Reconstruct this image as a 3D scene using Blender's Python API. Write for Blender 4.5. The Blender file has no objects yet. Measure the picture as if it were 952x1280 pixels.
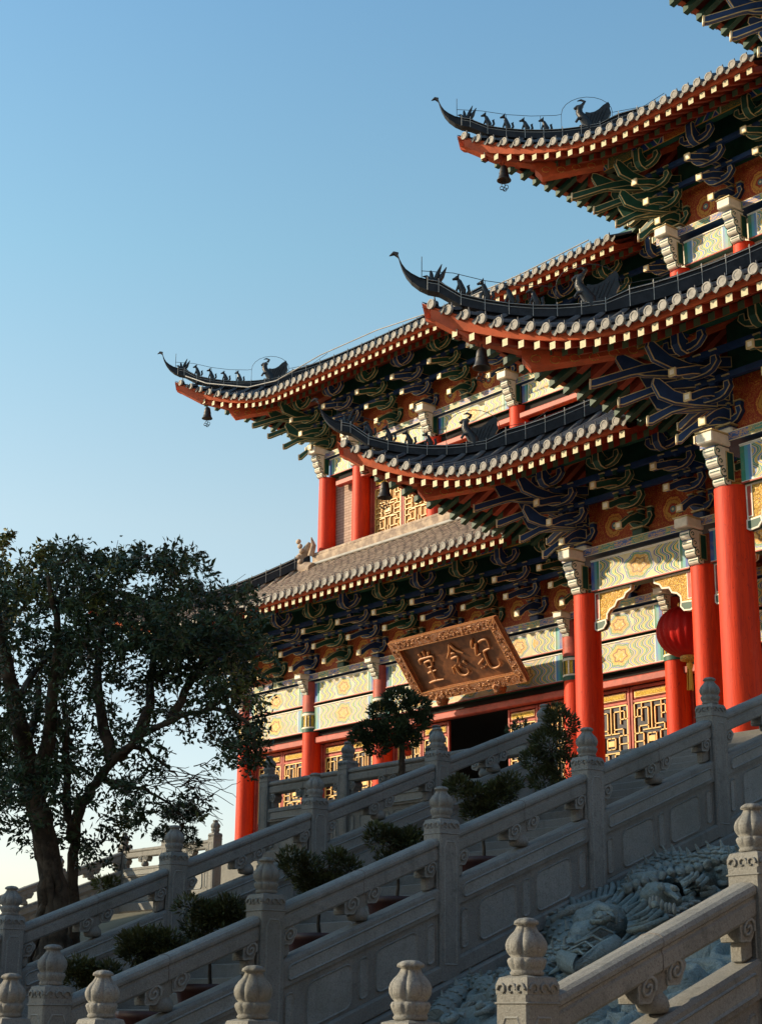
import bpy, math, random
from math import sin, cos, pi, radians, sqrt, atan2, floor
from mathutils import Vector, Matrix
random.seed(7)
scene = bpy.context.scene
COL = scene.collection
CF, CYAW, CPITCH, CROLL = 2102.13, .8771, .2935, .0082      # calibrated camera (pixels of a 952x1280 picture)
_f = Vector((-sin(CYAW)*cos(CPITCH), cos(CYAW)*cos(CPITCH), sin(CPITCH)))
_r = Vector((cos(CYAW), sin(CYAW), 0)); _u = _r.cross(_f)
CR = _r*cos(CROLL)+_u*sin(CROLL); CU = -_r*sin(CROLL)+_u*cos(CROLL)
def ray(px, py): return CR*((px-476)/CF) + CU*(-(py-640)/CF) + _f
def at(px, py, D): return ray(px, py)*D
def on(px, py, ax, v):
    d = ray(px, py); return d*(v/d[ax])

# ------------------------------------------------------------------ node helper
class S:
    def __init__(s, nt, k): s.nt, s.k = nt, k
    def _o(s, op, *a):
        n = s.nt.nodes.new('ShaderNodeMath'); n.operation = op
        for i, b in enumerate((s,)+a):
            if isinstance(b, S): s.nt.links.new(b.k, n.inputs[i])
            else: n.inputs[i].default_value = b
        return S(s.nt, n.outputs[0])
    def __add__(s, b): return s._o('ADD', b)
    def __sub__(s, b): return s._o('SUBTRACT', b)
    def __mul__(s, b): return s._o('MULTIPLY', b)
    def __truediv__(s, b): return s._o('DIVIDE', b)
    def abs(s): return s._o('ABSOLUTE')
    def fract(s): return s._o('FRACT')
    def gt(s, b): return s._o('GREATER_THAN', b)
    def lt(s, b): return s._o('LESS_THAN', b)
    def mx(s, b): return s._o('MAXIMUM', b)
    def mn(s, b): return s._o('MINIMUM', b)
    def sqrt(s): return s._o('SQRT')
    def sin(s): return s._o('SINE')
    def pw(s, b): return s._o('POWER', b)
def L(nt, a, b): nt.links.new(a.k if isinstance(a, S) else a, b)
def mixc(nt, fac, a, b):
    n = nt.nodes.new('ShaderNodeMix'); n.data_type = 'RGBA'; n.clamp_factor = True
    if isinstance(fac, S): L(nt, fac, n.inputs[0])
    else: n.inputs[0].default_value = fac
    for v, i in ((a, 6), (b, 7)):
        if isinstance(v, tuple): n.inputs[i].default_value = (*v, 1)
        else: nt.links.new(v, n.inputs[i])
    return n.outputs[2]
def noise(nt, scale, detail=3, vec=None, rough=.55, dist=0):
    n = nt.nodes.new('ShaderNodeTexNoise'); n.inputs['Scale'].default_value = scale
    n.inputs['Detail'].default_value = detail; n.inputs['Roughness'].default_value = rough; n.inputs['Distortion'].default_value = dist
    if vec is not None: nt.links.new(vec, n.inputs['Vector'])
    return S(nt, n.outputs[0])
def voro(nt, scale, vec=None, feat='F1', out=0):
    n = nt.nodes.new('ShaderNodeTexVoronoi'); n.feature = feat; n.inputs['Scale'].default_value = scale
    if vec is not None: nt.links.new(vec, n.inputs['Vector'])
    return S(nt, n.outputs[out])
def sm(nt, x, a, b):
    n = nt.nodes.new('ShaderNodeMapRange'); n.interpolation_type = 'SMOOTHSTEP'
    L(nt, x, n.inputs[0]); n.inputs[1].default_value = a; n.inputs[2].default_value = b
    return S(nt, n.outputs[0])
def coords(nt, kind='Object'):
    n = nt.nodes.new('ShaderNodeNewGeometry') if kind == 'World' else nt.nodes.new('ShaderNodeTexCoord')
    return n.outputs['Position'] if kind == 'World' else n.outputs[kind]
def sep(nt, v):
    n = nt.nodes.new('ShaderNodeSeparateXYZ'); nt.links.new(v, n.inputs[0]); return [S(nt, o) for o in n.outputs]
MATS = {}
def mat(name, col=(.5,.5,.5), rough=.6, var=0, vscale=3., bump=0, bscale=40., spec=.4, metal=0, col2=None, fn=None, fine=0):
    if name in MATS: return MATS[name]
    m = bpy.data.materials.new(name); m.use_nodes = True; nt = m.node_tree
    b = nt.nodes['Principled BSDF']; b.inputs['Roughness'].default_value = rough
    b.inputs['Specular IOR Level'].default_value = spec; b.inputs['Metallic'].default_value = metal
    b.inputs['Base Color'].default_value = (*col, 1)
    P = coords(nt, 'World')
    c = None
    if fn: c = fn(nt, b)
    elif var or col2 or fine:
        dark = tuple(x*(1-var) for x in col) if not col2 else col2
        c = mixc(nt, sm(nt, noise(nt, vscale, 5, P, .65), .38, .62), dark, tuple(min(1, x*(1+var*.4)) for x in col))
        if fine:
            c = mixc(nt, sm(nt, noise(nt, 220, 2, P), .45, .62)*fine, c, tuple(x*.35 for x in col))
    if c is not None: nt.links.new(c, b.inputs['Base Color'])
    if bump:
        bn = nt.nodes.new('ShaderNodeBump'); bn.inputs['Strength'].default_value = bump; bn.inputs['Distance'].default_value = .02
        L(nt, noise(nt, bscale, 4, P), bn.inputs['Height']); nt.links.new(bn.outputs[0], b.inputs['Normal'])
    MATS[name] = m; return m

# ------------------------------------------------------------------ painted-beam shaders (UV: x = metres from the middle, y = 0..1 up; second UV: x = metres from the nearer end)
BLUE, GREEN, GOLD, CREAM, WHITE, RED = (.03,.09,.36), (.025,.22,.13), (.70,.40,.06), (.72,.62,.38), (.80,.78,.70), (.42,.035,.015)
def uvs(nt):
    a = nt.nodes.new('ShaderNodeUVMap'); a.uv_map = 'pat'; b = nt.nodes.new('ShaderNodeUVMap'); b.uv_map = 'end'
    return sep(nt, a.outputs[0]), sep(nt, b.outputs[0]), a.outputs[0]
def painted(ground, goldc, shift=0., stripe=(BLUE, GREEN)):
    def fn(nt, b):
        (u, v, _), (e, h, _2), UV = uvs(nt)
        wv = ((v*2).fract()-.5).abs()*2                   # double wave over the height
        wv = sm(nt, wv, .1, .9)
        d = e+wv*h*.22; n1 = noise(nt, 15.0, 3, UV, .6, 1.6)
        w = (d*4.6+shift).fract()
        c = mixc(nt, w.gt(.16), stripe[0], ground); c = mixc(nt, w.gt(.22), c, (.05,.30,.28)); c = mixc(nt, w.gt(.38), c, ground)
        c = mixc(nt, w.gt(.44), c, (.74,.50,.07)); c = mixc(nt, w.gt(.62), c, ground); c = mixc(nt, w.gt(.68), c, stripe[1]); c = mixc(nt, w.gt(.86), c, ground)
        per = h*2.9; x = ((u/per+.5).fract()-.5)*per*1.0; y = (v-.5)
        xs = x/h; th = y._o('ARCTAN2', xs*.8); r = (xs*xs*.55+y*y).sqrt()+((th*6).sin())*.028+(n1-.5)*.10
        field = mixc(nt, n1.gt(.43)*r.lt(.36), ground, goldc)
        field = mixc(nt, (r-.20).abs().lt(.028), field, (.24,.11,.02)); field = mixc(nt, (r-.36).abs().lt(.030), field, (.12,.28,.16)); field = mixc(nt, (r-.42).abs().lt(.018), field, (.10,.22,.50))
        x3 = (xs.abs()-1.05).abs(); r3 = (x3*x3+y*y).sqrt()+(n1-.5)*.12
        field = mixc(nt, (r3-.18).abs().lt(.06)+r3.lt(.09), field, goldc); field = mixc(nt, (r3-.30).abs().lt(.028), field, (.10,.36,.40))
        c = mixc(nt, d.gt(1.05 if shift else .92), c, field)
        es = mixc(nt, e.gt(.09), stripe[0], (.08,.34,.42)); es = mixc(nt, e.gt(.16), es, stripe[1]); es = mixc(nt, e.gt(.22), es, WHITE)
        c = mixc(nt, e.lt(.25), c, es)
        c = mixc(nt, (v-.5).abs().gt(.44), c, mixc(nt, (v-.5).abs().gt(.475), WHITE, stripe[1]))
        return mixc(nt, sm(nt, noise(nt, 2.5, 6, coords(nt, 'World'), .7), .42, .66)*.5, c, (.36,.27,.14))
    return fn
def scroll(g1, g2):
    def fn(nt, b):
        (u, v, _), (e, h, _2), UV = uvs(nt)
        base = mixc(nt, (u*1.1).fract().gt(.5), g1, g2)
        n1 = (voro(nt, 7.5, UV, 'F1'))
        n2 = noise(nt, 14, 2, UV, .5, 2.5)
        c = mixc(nt, n2.gt(.51)*n1.lt(.62), base, GOLD)
        return mixc(nt, (v-.5).abs().gt(.42), c, CREAM)
    return fn
def purlinpaint(nt, b):
    (u, v, _), (e, h, _2), UV = uvs(nt)
    zig = ((v-.5).abs()*2)
    p = ((u+.3)*.62).fract(); q = (p-.5).abs()
    d = (u.abs()+zig*.14)
    w = (d*4.).fract()
    c = mixc(nt, w.gt(.5), GREEN, BLUE); c = mixc(nt, (w-.5).abs().lt(.06), c, CREAM)
    n2 = noise(nt, 13, 2, UV, .5, 3)
    fld = mixc(nt, (n2-.5).abs().lt(.03), (.38,.03,.015), GOLD)
    fld2 = mixc(nt, (n2-.5).abs().lt(.025), (.02,.12,.07), GOLD)
    fld = mixc(nt, (u*.31).fract().gt(.5), fld, fld2)
    c = mixc(nt, q.lt(.21), c, fld); c = mixc(nt, (q-.22).abs().lt(.012), c, CREAM)
    return mixc(nt, (v-.5).abs().gt(.44), c, GOLD)
def flame(nt, b):
    (u, v, _), (e, h, _2), UV = uvs(nt)
    r = ((u*u)+((v-.42)*h)*((v-.42)*h)).sqrt()
    n1 = noise(nt, 12, 3, UV, .6, 1.5)
    rr = r+(n1-.5)*.16
    c = mixc(nt, ((rr-.16).abs()).lt(.035), (.36,.045,.015), (.60,.30,.05))
    c = mixc(nt, ((rr-.23).abs()).lt(.018), c, (.70,.30,.05))
    c = mixc(nt, r.lt(.07), c, (.10,.20,.22)); c = mixc(nt, r.lt(.03), c, CREAM)
    sc = (n1-.5).abs().lt(.02)*r.gt(.3)
    return mixc(nt, sc, c, (.62,.25,.04))
def brickfn(nt, b):
    n = nt.nodes.new('ShaderNodeTexBrick'); P = coords(nt, 'World')
    x, y, z = sep(nt, P); cb = nt.nodes.new('ShaderNodeCombineXYZ'); L(nt, x+y, cb.inputs[0]); L(nt, z, cb.inputs[1])
    nt.links.new(cb.outputs[0], n.inputs['Vector'])
    n.inputs['Color1'].default_value = (.46,.34,.27,1); n.inputs['Color2'].default_value = (.36,.26,.21,1); n.inputs['Mortar'].default_value = (.20,.12,.09,1)
    n.inputs['Scale'].default_value = 1; n.inputs['Mortar Size'].default_value = .008
    n.inputs['Brick Width'].default_value = .30; n.inputs['Row Height'].default_value = .085
    return n.outputs[0]
def tilefn(nt, b):
    P = coords(nt, 'World'); x, y, z = sep(nt, P)
    c = mixc(nt, sm(nt, noise(nt, 3, 5, P), .35, .65), (.045,.050,.062), (.095,.098,.105))
    return mixc(nt, sm(nt, noise(nt, 26, 3, P), .6, .75)*.4, c, (.15,.14,.12))
def plaquefn(nt, b):
    P = coords(nt, 'World')
    c = mixc(nt, sm(nt, noise(nt, 3, 5, P, .7), .35, .65), (.095,.034,.014), (.21,.08,.03))
    return mixc(nt, sm(nt, noise(nt, 30, 3, P, .6), .6, .8)*.6, c, (.10,.07,.05))
def goldcarve(g, d, sc=16.):
    def fn(nt, b):
        P = coords(nt, 'World'); n1 = noise(nt, sc, 2, P, .5, 2.2)
        bn = nt.nodes.new('ShaderNodeBump'); bn.inputs['Strength'].default_value = 1; bn.inputs['Distance'].default_value = .04
        L(nt, n1, bn.inputs['Height']); nt.links.new(bn.outputs[0], b.inputs['Normal'])
        return mixc(nt, (n1-.5).abs().lt(.035), g, d)
    return fn
def lacquer(nt, b):
    P = coords(nt, 'World'); x, y, z = sep(nt, P)
    cb = nt.nodes.new('ShaderNodeCombineXYZ'); L(nt, x*9, cb.inputs[0]); L(nt, y*9, cb.inputs[1]); L(nt, z*.7, cb.inputs[2])
    c = mixc(nt, sm(nt, noise(nt, 1.1, 6, cb.outputs[0], .7), .42, .68)*.8, (.66,.040,.004), (.42,.022,.006))
    c = mixc(nt, sm(nt, noise(nt, 4, 6, P, .7), .58, .75)*.35, c, (.62,.13,.06))
    c = mixc(nt, sm(nt, voro(nt, 3.2, cb.outputs[0], 'DISTANCE_TO_EDGE'), .0, .02)*-1+1., c, (.34,.02,.008))
    bn = nt.nodes.new('ShaderNodeBump'); bn.inputs['Strength'].default_value = .25; bn.inputs['Distance'].default_value = .02
    L(nt, noise(nt, 5, 4, cb.outputs[0], .6), bn.inputs['Height']); nt.links.new(bn.outputs[0], b.inputs['Normal'])
    return c
def stonefn(base, blot, dark, relief=0):
    def fn(nt, b):
        P = coords(nt, 'World'); x, y, z = sep(nt, P)
        c = mixc(nt, sm(nt, noise(nt, 1.6, 6, P, .7), .35, .68), base, blot)
        c = mixc(nt, sm(nt, noise(nt, 9, 5, P, .7), .50, .75)*.65, c, dark)
        cb = nt.nodes.new('ShaderNodeCombineXYZ'); L(nt, x*7, cb.inputs[0]); L(nt, y*7, cb.inputs[1]); L(nt, z*.8, cb.inputs[2])
        c = mixc(nt, sm(nt, noise(nt, 1.2, 4, cb.outputs[0], .6), .55, .75)*.45, c, dark)
        g = noise(nt, 75, 2, P, .7)
        c = mixc(nt, sm(nt, g, .50, .64)*.6, c, tuple(q*.42 for q in base))
        c = mixc(nt, sm(nt, g, .30, .44)*-1.+1., c, c) if False else c
        c = mixc(nt, sm(nt, noise(nt, 110, 2, P, .6), .60, .72)*.5, c, tuple(min(1, q*1.9) for q in base))
        oi = S(nt, nt.nodes.new('ShaderNodeObjectInfo').outputs['Random'])
        c = mixc(nt, oi*.34, c, tuple(q*.55 for q in (base[0]*1.05, base[1], base[2]*.9)))
        c = mixc(nt, sm(nt, noise(nt, .55, 5, P, .7), .5, .7)*.5, c, (dark[0]*1.1, dark[1]*1.1, dark[2]*.9))
        bn = nt.nodes.new('ShaderNodeBump'); bn.inputs['Strength'].default_value = .8; bn.inputs['Distance'].default_value = .008
        L(nt, noise(nt, 60, 5, P, .75), bn.inputs['Height']); last = bn
        if relief:
            b2 = nt.nodes.new('ShaderNodeBump'); b2.inputs['Strength'].default_value = 1; b2.inputs['Distance'].default_value = relief
            L(nt, (noise(nt, 7, 3, P, .5, 1.6)-.5).abs(), b2.inputs['Height']); nt.links.new(bn.outputs[0], b2.inputs['Normal']); last = b2
        nt.links.new(last.outputs[0], b.inputs['Normal'])
        return c
    return fn
M = dict(
 stone=mat('granite', rough=.75, fn=stonefn((.215,.218,.205), (.160,.165,.156), (.075,.078,.072))),
 stone_l=mat('granite_raised', rough=.7, fn=stonefn((.265,.275,.262), (.21,.22,.21), (.12,.125,.12))),
 slab=mat('blue_stone', rough=.6, fn=stonefn((.27,.305,.285), (.19,.22,.21), (.08,.10,.095), .05)),
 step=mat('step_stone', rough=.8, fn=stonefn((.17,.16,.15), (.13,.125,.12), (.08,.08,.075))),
 red=mat('red_lacquer', rough=.55, spec=.22, fn=lacquer),
 redwood=mat('red_wood', (.40,.055,.030), .55, var=.25, vscale=5),
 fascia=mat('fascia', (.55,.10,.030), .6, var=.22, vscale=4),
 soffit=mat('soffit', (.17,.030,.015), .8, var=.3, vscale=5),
 raft_g=mat('rafter_green', (.012,.07,.045), .6, var=.2), raft_r=mat('rafter_red', (.30,.045,.02), .6, var=.2),
 raft_end=mat('rafter_end', (.52,.47,.28), .6, var=.2, vscale=14), raft_end2=mat('rafter_end_green', (.10,.17,.09), .6),
 tile=mat('slate_tile', rough=.5, fn=tilefn, spec=.3),
 cap=mat('tile_cap', (.31,.295,.265), .7, var=.3, vscale=12, bump=.4, bscale=60),
 drip=mat('drip_tile', (.22,.21,.19), .7, var=.35, vscale=12, bump=.4, bscale=60), ochre=mat('ochre_screen', (.45,.24,.07), .7, var=.2), mortar=mat('mortar', (.40,.40,.38), .8, var=.2),
 ridge=mat('ridge_tile', (.020,.022,.027), .6, var=.35, vscale=6, spec=.22),
 figure=mat('glazed_figure', (.018,.018,.020), .4, var=.4, vscale=14, bump=.5, bscale=30),
 blue=mat('paint_blue', (.013,.050,.16), .55, var=.2, vscale=4), green=mat('paint_green', (.012,.082,.055), .55, var=.2, vscale=4),
 cream=mat('paint_cream', (.62,.50,.24), .55, var=.2, vscale=7), white=mat('paint_white', (.78,.74,.62), .6, var=.12, vscale=5),
 gold=mat('gold_paint', rough=.42, fn=goldcarve((.80,.48,.08), (.22,.09,.02)), spec=.5), goldbar=mat('gold_bar', (.80,.52,.16), .45, var=.15),
 goldyel=mat('gold_panel', rough=.45, fn=goldcarve((.82,.55,.06), (.30,.16,.02), 22)),
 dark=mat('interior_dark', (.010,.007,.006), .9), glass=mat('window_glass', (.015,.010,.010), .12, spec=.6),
 beam_a=mat('beam_paint_green', rough=.55, fn=painted((.68,.58,.32), (.64,.32,.025))),
 beam_b=mat('beam_paint_blue', rough=.55, fn=painted((.70,.50,.28), (.70,.38,.04), .35, (GREEN, (.10,.25,.50)))),
 plank=mat('plank_scroll', rough=.55, fn=scroll((.04,.11,.34), (.05,.24,.20))),
 purlin=mat('purlin_paint', rough=.55, fn=purlinpaint), flame=mat('flame_panel', rough=.6, fn=flame),
 brick=mat('brick', rough=.85, fn=brickfn), tile_sunlit=mat('sunlit_tile', (.40,.31,.225), .8, var=.35, vscale=4, col2=(.24,.18,.14)), roofpan=mat('roof_pan', (.05,.052,.06), .6, var=.3, vscale=5),  # the tan tile is a lighter copy with sunlight put into its colour
 plaque=mat('plaque_wood', rough=.40, fn=plaquefn, spec=.5), frame=mat('plaque_frame', rough=.42, fn=goldcarve((.34,.12,.035), (.08,.025,.009), 18)),
 letter=mat('letter_gilt', (.46,.20,.07), .5, spec=.6, var=.15),
 bronze=mat('bronze', (.045,.040,.036), .45, metal=.5, var=.3), wire=mat('wire', (.03,.03,.03), .6),
 silk=mat('red_silk', (.48,.010,.006), .6, var=.1, spec=.2), tassel=mat('tassel', (.75,.42,.05), .7),
 bark=mat('bark', (.075,.058,.042), .95, var=.55, vscale=5, bump=1, bscale=14), twig=mat('twig', (.07,.055,.045), .9),
 leaf=mat('leaf', (.032,.060,.022), .5, var=.45, vscale=2.5, spec=.4), leaf_y=mat('leaf_yellow', (.10,.115,.025), .5, var=.4, vscale=3),
 leaf_b=mat('juniper_leaf', (.050,.062,.018), .6, var=.45, vscale=5), leaf_p=mat('pine_leaf', (.040,.070,.028), .6, var=.45, vscale=4),
 pot=mat('pot', (.065,.022,.017), .5, var=.3), soil=mat('soil', (.05,.035,.02), .95),
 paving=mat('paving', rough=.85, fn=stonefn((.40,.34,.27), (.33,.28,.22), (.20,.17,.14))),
 plaster=mat('plaster', (.62,.55,.40), .8, var=.12), earth=mat('earth', (.09,.085,.05), .95, var=.4, vscale=.7),
)

# ------------------------------------------------------------------ mesh builder
def insetpoly(poly, w):
    n = len(poly); out = []
    A = sum(poly[i][0]*poly[(i+1) % n][1]-poly[(i+1) % n][0]*poly[i][1] for i in range(n)); sg = 1 if A > 0 else -1
    for i in range(n):
        a, b, c = Vector(poly[i-1]), Vector(poly[i]), Vector(poly[(i+1) % n])
        d1 = (b-a).normalized(); d2 = (c-b).normalized()
        n1 = Vector((-d1.y, d1.x))*sg; n2 = Vector((-d2.y, d2.x))*sg
        m = n1+n2; 
        if m.length < 1e-4: m = n1
        m.normalize(); k = max(.45, m.dot(n1)); out.append(b+m*(w/k))
    return out
class MB:
    def __init__(s): s.v, s.f, s.m, s.s, s.uv, s.ms = [], [], [], [], {}, []
    def mi(s, m):
        m = M[m] if isinstance(m, str) else m
        if m not in s.ms: s.ms.append(m)
        return s.ms.index(m)
    def add(s, vs, fs, m, smooth=False):
        o = len(s.v); s.v += [Vector(x) for x in vs]; k = s.mi(m)
        for f in fs: s.f.append([o+i for i in f]); s.m.append(k); s.s.append(smooth)
        return o
    def box(s, c, d, m, rot=None, sh=0.):          # c centre, d full sizes; sh shears z along x
        vs = []
        for k in range(8):
            p = Vector(((k & 1)-.5, ((k >> 1) & 1)-.5, ((k >> 2) & 1)-.5)); p = Vector((p.x*d[0], p.y*d[1], p.z*d[2]))
            if rot is not None: p = rot @ p
            p.z += sh*p.x; vs.append(p+Vector(c))
        s.add(vs, [(0,2,3,1),(4,5,7,6),(0,1,5,4),(1,3,7,5),(3,2,6,7),(2,0,4,6)], m)
    def cbox(s, c, d, m, b=.01, sh=0., rot=None):  # box with chamfered vertical and horizontal edges
        hx, hy, hz = d[0]/2, d[1]/2, d[2]/2; rings = []
        for z, i in ((-hz, b), (-hz+b, 0), (hz-b, 0), (hz, b)):
            x, y = hx-i, hy-i; e = b*.9
            rings.append([(-x+e,-y,z),(x-e,-y,z),(x,-y+e,z),(x,y-e,z),(x-e,y,z),(-x+e,y,z),(-x,y-e,z),(-x,-y+e,z)])
        vs = [Vector(p) for r in rings for p in r]
        if rot is not None: vs = [rot @ p for p in vs]
        vs = [p+Vector((0, 0, sh*p.x))+Vector(c) for p in vs]
        fs = [tuple(range(7,-1,-1)), tuple(range(24,32))]
        for k in range(3):
            for i in range(8): j = (i+1) % 8; fs.append((k*8+i, k*8+j, k*8+8+j, k*8+8+i))
        s.add(vs, fs, m)
    def prism(s, poly, O, X, Y, N, th, m, edge=None, w=.02, rim=None):
        O, X, Y, N = Vector(O), Vector(X), Vector(Y), Vector(N); n = len(poly); rim = rim or m
        def pt(p, t): return O+X*p[0]+Y*p[1]+N*t
        if edge is None:
            vs = [pt(p, -th/2) for p in poly]+[pt(p, th/2) for p in poly]
            s.add(vs, [tuple(range(n-1,-1,-1)), tuple(range(n, 2*n))], m)
            s.add(vs, [(i, (i+1) % n, n+(i+1) % n, n+i) for i in range(n)], rim)
            return
        ip = insetpoly(poly, w)
        for sg in (-1, 1):
            vs = [pt(p, sg*th/2) for p in poly]+[pt(p, sg*th/2) for p in ip]
            s.add(vs, [tuple(range(n, 2*n))], m)
            s.add(vs, [(i, (i+1) % n, n+(i+1) % n, n+i) for i in range(n)], edge)
        lv = [-th/2, -th/2+min(w, th*.3), th/2-min(w, th*.3), th/2]
        vs = [pt(p, t) for t in lv for p in poly]
        for k, mm in ((0, edge), (1, rim), (2, edge)):
            s.add(vs, [(k*n+i, k*n+(i+1) % n, k*n+n+(i+1) % n, k*n+n+i) for i in range(n)], mm)
    def tube(s, path, rad, m, n=6, cap=True, smooth=True, squash=None):
        path = [Vector(p) for p in path]; k = len(path)
        if not hasattr(rad, '__len__'): rad = [rad]*k
        T = (path[1]-path[0]).normalized(); up = Vector((0,0,1)) if abs(T.z) < .9 else Vector((1,0,0))
        A = T.cross(up).normalized(); vs = []
        for i in range(k):
            T = (path[min(i+1, k-1)]-path[max(i-1, 0)])
            if T.length < 1e-6: T = Vector((0,0,1))
            T.normalize(); A = (A-T*A.dot(T)); A = A.normalized() if A.length > 1e-5 else T.orthogonal().normalized(); B = T.cross(A)
            for j in range(n):
                a = 2*pi*j/n; p = A*cos(a)*rad[i]+B*sin(a)*rad[i]
                if squash: p = p - squash[0]*(p.dot(squash[0])*(1-squash[1]))
                vs.append(path[i]+p)
        fs = [(i*n+j, i*n+(j+1) % n, (i+1)*n+(j+1) % n, (i+1)*n+j) for i in range(k-1) for j in range(n)]
        s.add(vs, fs, m, smooth)
        if cap: s.add(vs, [tuple(range(n-1,-1,-1)), tuple((k-1)*n+j for j in range(n))], m)
    def lathe(s, prof, c, m, n=20, lob=None, smooth=True, axis=None):   # prof: (r, z)
        c = Vector(c); vs = []; 
        for i, (r, z) in enumerate(prof):
            for j in range(n):
                a = 2*pi*j/n; rr = r*(lob(a, i) if lob else 1)
                p = Vector((rr*cos(a), rr*sin(a), z))
                if axis is not None: p = axis @ p
                vs.append(c+p)
        k = len(prof)
        fs = [(i*n+j, i*n+(j+1) % n, (i+1)*n+(j+1) % n, (i+1)*n+j) for i in range(k-1) for j in range(n)]
        s.add(vs, fs, m, smooth); s.add(vs, [tuple(range(n-1,-1,-1)), tuple((k-1)*n+j for j in range(n))], m)
    def ell(s, c, r, m, n=12, rot=None):
        K = 18 if n >= 12 else 8
        if n >= 12: n = 30
        pr = [(sin(pi*i/K) if 0 < i < K else .02, -cos(pi*i/K)) for i in range(K+1)]; vs = []; c = Vector(c)
        for rr, z in pr:
            for j in range(n):
                p = Vector((rr*cos(2*pi*j/n)*r[0], rr*sin(2*pi*j/n)*r[1], z*r[2]))
                vs.append(c+(rot @ p if rot is not None else p))
        s.add(vs, [(i*n+j, i*n+(j+1) % n, (i+1)*n+(j+1) % n, (i+1)*n+j) for i in range(K) for j in range(n)], m, True)
    def patface(s, x0, x1, y, z0, z1, m, ax=0, flip=False):
        """upright painted face facing -Y (ax 0) or -X (ax 1), with pattern UVs"""
        Ls = x1-x0; h = z1-z0; k = s.mi(m); P = ((x0, z0), (x1, z0), (x1, z1), (x0, z1))
        # split in the middle so that distance-to-end interpolates correctly
        xm = (x0+x1)/2
        for a, b in ((x0, xm), (xm, x1)):
            o = len(s.v)
            for xx, zz in ((a, z0), (b, z0), (b, z1), (a, z1)): s.v.append(Vector((xx, y, zz)) if ax == 0 else Vector((y, xx, zz)))
            s.f.append([o, o+1, o+2, o+3]); s.m.append(k); s.s.append(False)
            s.uv[len(s.f)-1] = [((xx-xm, (zz-z0)/h), (min(xx-x0, x1-xx), h)) for xx, zz in ((a, z0), (b, z0), (b, z1), (a, z1))]
    def build(s, name, parent=None, loc=None, w0=None):
        if not s.v: s.v = [Vector((0,0,0))]
        if loc is None:
            lo = Vector([min(v[i] for v in s.v) for i in range(3)]); hi = Vector([max(v[i] for v in s.v) for i in range(3)])
            loc = (lo+hi)/2; 
            if parent is None: loc.z = lo.z
            s.v = [v-loc for v in s.v]
        me = bpy.data.meshes.new(name); me.from_pydata([tuple(v) for v in s.v], [], s.f)
        for m in s.ms: me.materials.append(m)
        me.polygons.foreach_set('material_index', s.m); me.polygons.foreach_set('use_smooth', s.s)
        if s.uv:
            a = me.uv_layers.new(name='pat'); b = me.uv_layers.new(name='end')
            for fi, L4 in s.uv.items():
                p = me.polygons[fi]
                for q, li in enumerate(p.loop_indices): a.data[li].uv = L4[q][0]; b.data[li].uv = L4[q][1]
        me.update()
        o = bpy.data.objects.new(name, me); link(o, parent, loc); return o
WL = {}
def link(o, parent, loc, rz=0.):
    COL.objects.link(o); loc = Vector(loc); WL[o.name] = loc; o.location = loc; o.rotation_euler = (0, 0, rz)
    if parent is not None:
        o.parent = parent; o.matrix_parent_inverse = Matrix.Translation(WL[parent.name]).inverted()
    return o
def tag(o, label=None, cat=None, group=None, kind=None):
    if label: o['label'] = label
    if cat: o['category'] = cat
    if group: o['group'] = group
    if kind: o['kind'] = kind
    return o
def thing(name, label, cat, loc, group=None):
    o = bpy.data.objects.new(name, None); o.empty_display_size = .3; link(o, None, loc); return tag(o, label, cat, group)
def inst(name, me, parent, loc, rz=0.):
    return link(bpy.data.objects.new(name, me), parent, loc, rz)

# ================================================================== ROOFS
PIT = .30
class Roof:
    def __init__(s, xc, yw, z0, H, O, Lc, ov, xr, yr, vtop):
        """corner column (xc,yw); front eave runs right to xr, side eave back to yr; the slope rises inwards to depth vtop"""
        s.Xc, s.Yc = xc-ov-O, yw-ov-O; s.z0, s.H, s.O, s.L = z0, H, O, Lc; s.xr, s.yr, s.vt = xr, yr, vtop+O; s.ov = ov
    def w(s, t): return max(0., 1-t/s.L)
    def e(s, t): return s.O*(1-s.w(t)**2.2)
    def z(s, t, v):                       # t along the eave, v inwards from the outermost line
        d = max(0, v-s.e(t)); return s.z0+s.H*s.w(t)**1.9*max(0, 1-d/3.6)**1.6+.46*d+.028*d*d
    def up(s, t, v):                      # filling under the hip ridge
        return .17*max(0, 1-(t-v)/.42)**1.2*min(1, max(0, v-s.e(t))/.5)
    def P(s, t, v, side, dz=0.):
        return Vector((s.Xc+t, s.Yc+v, s.z(t, v)+dz)) if not side else Vector((s.Xc+v, s.Yc+t, s.z(t, v)+dz))
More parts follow.
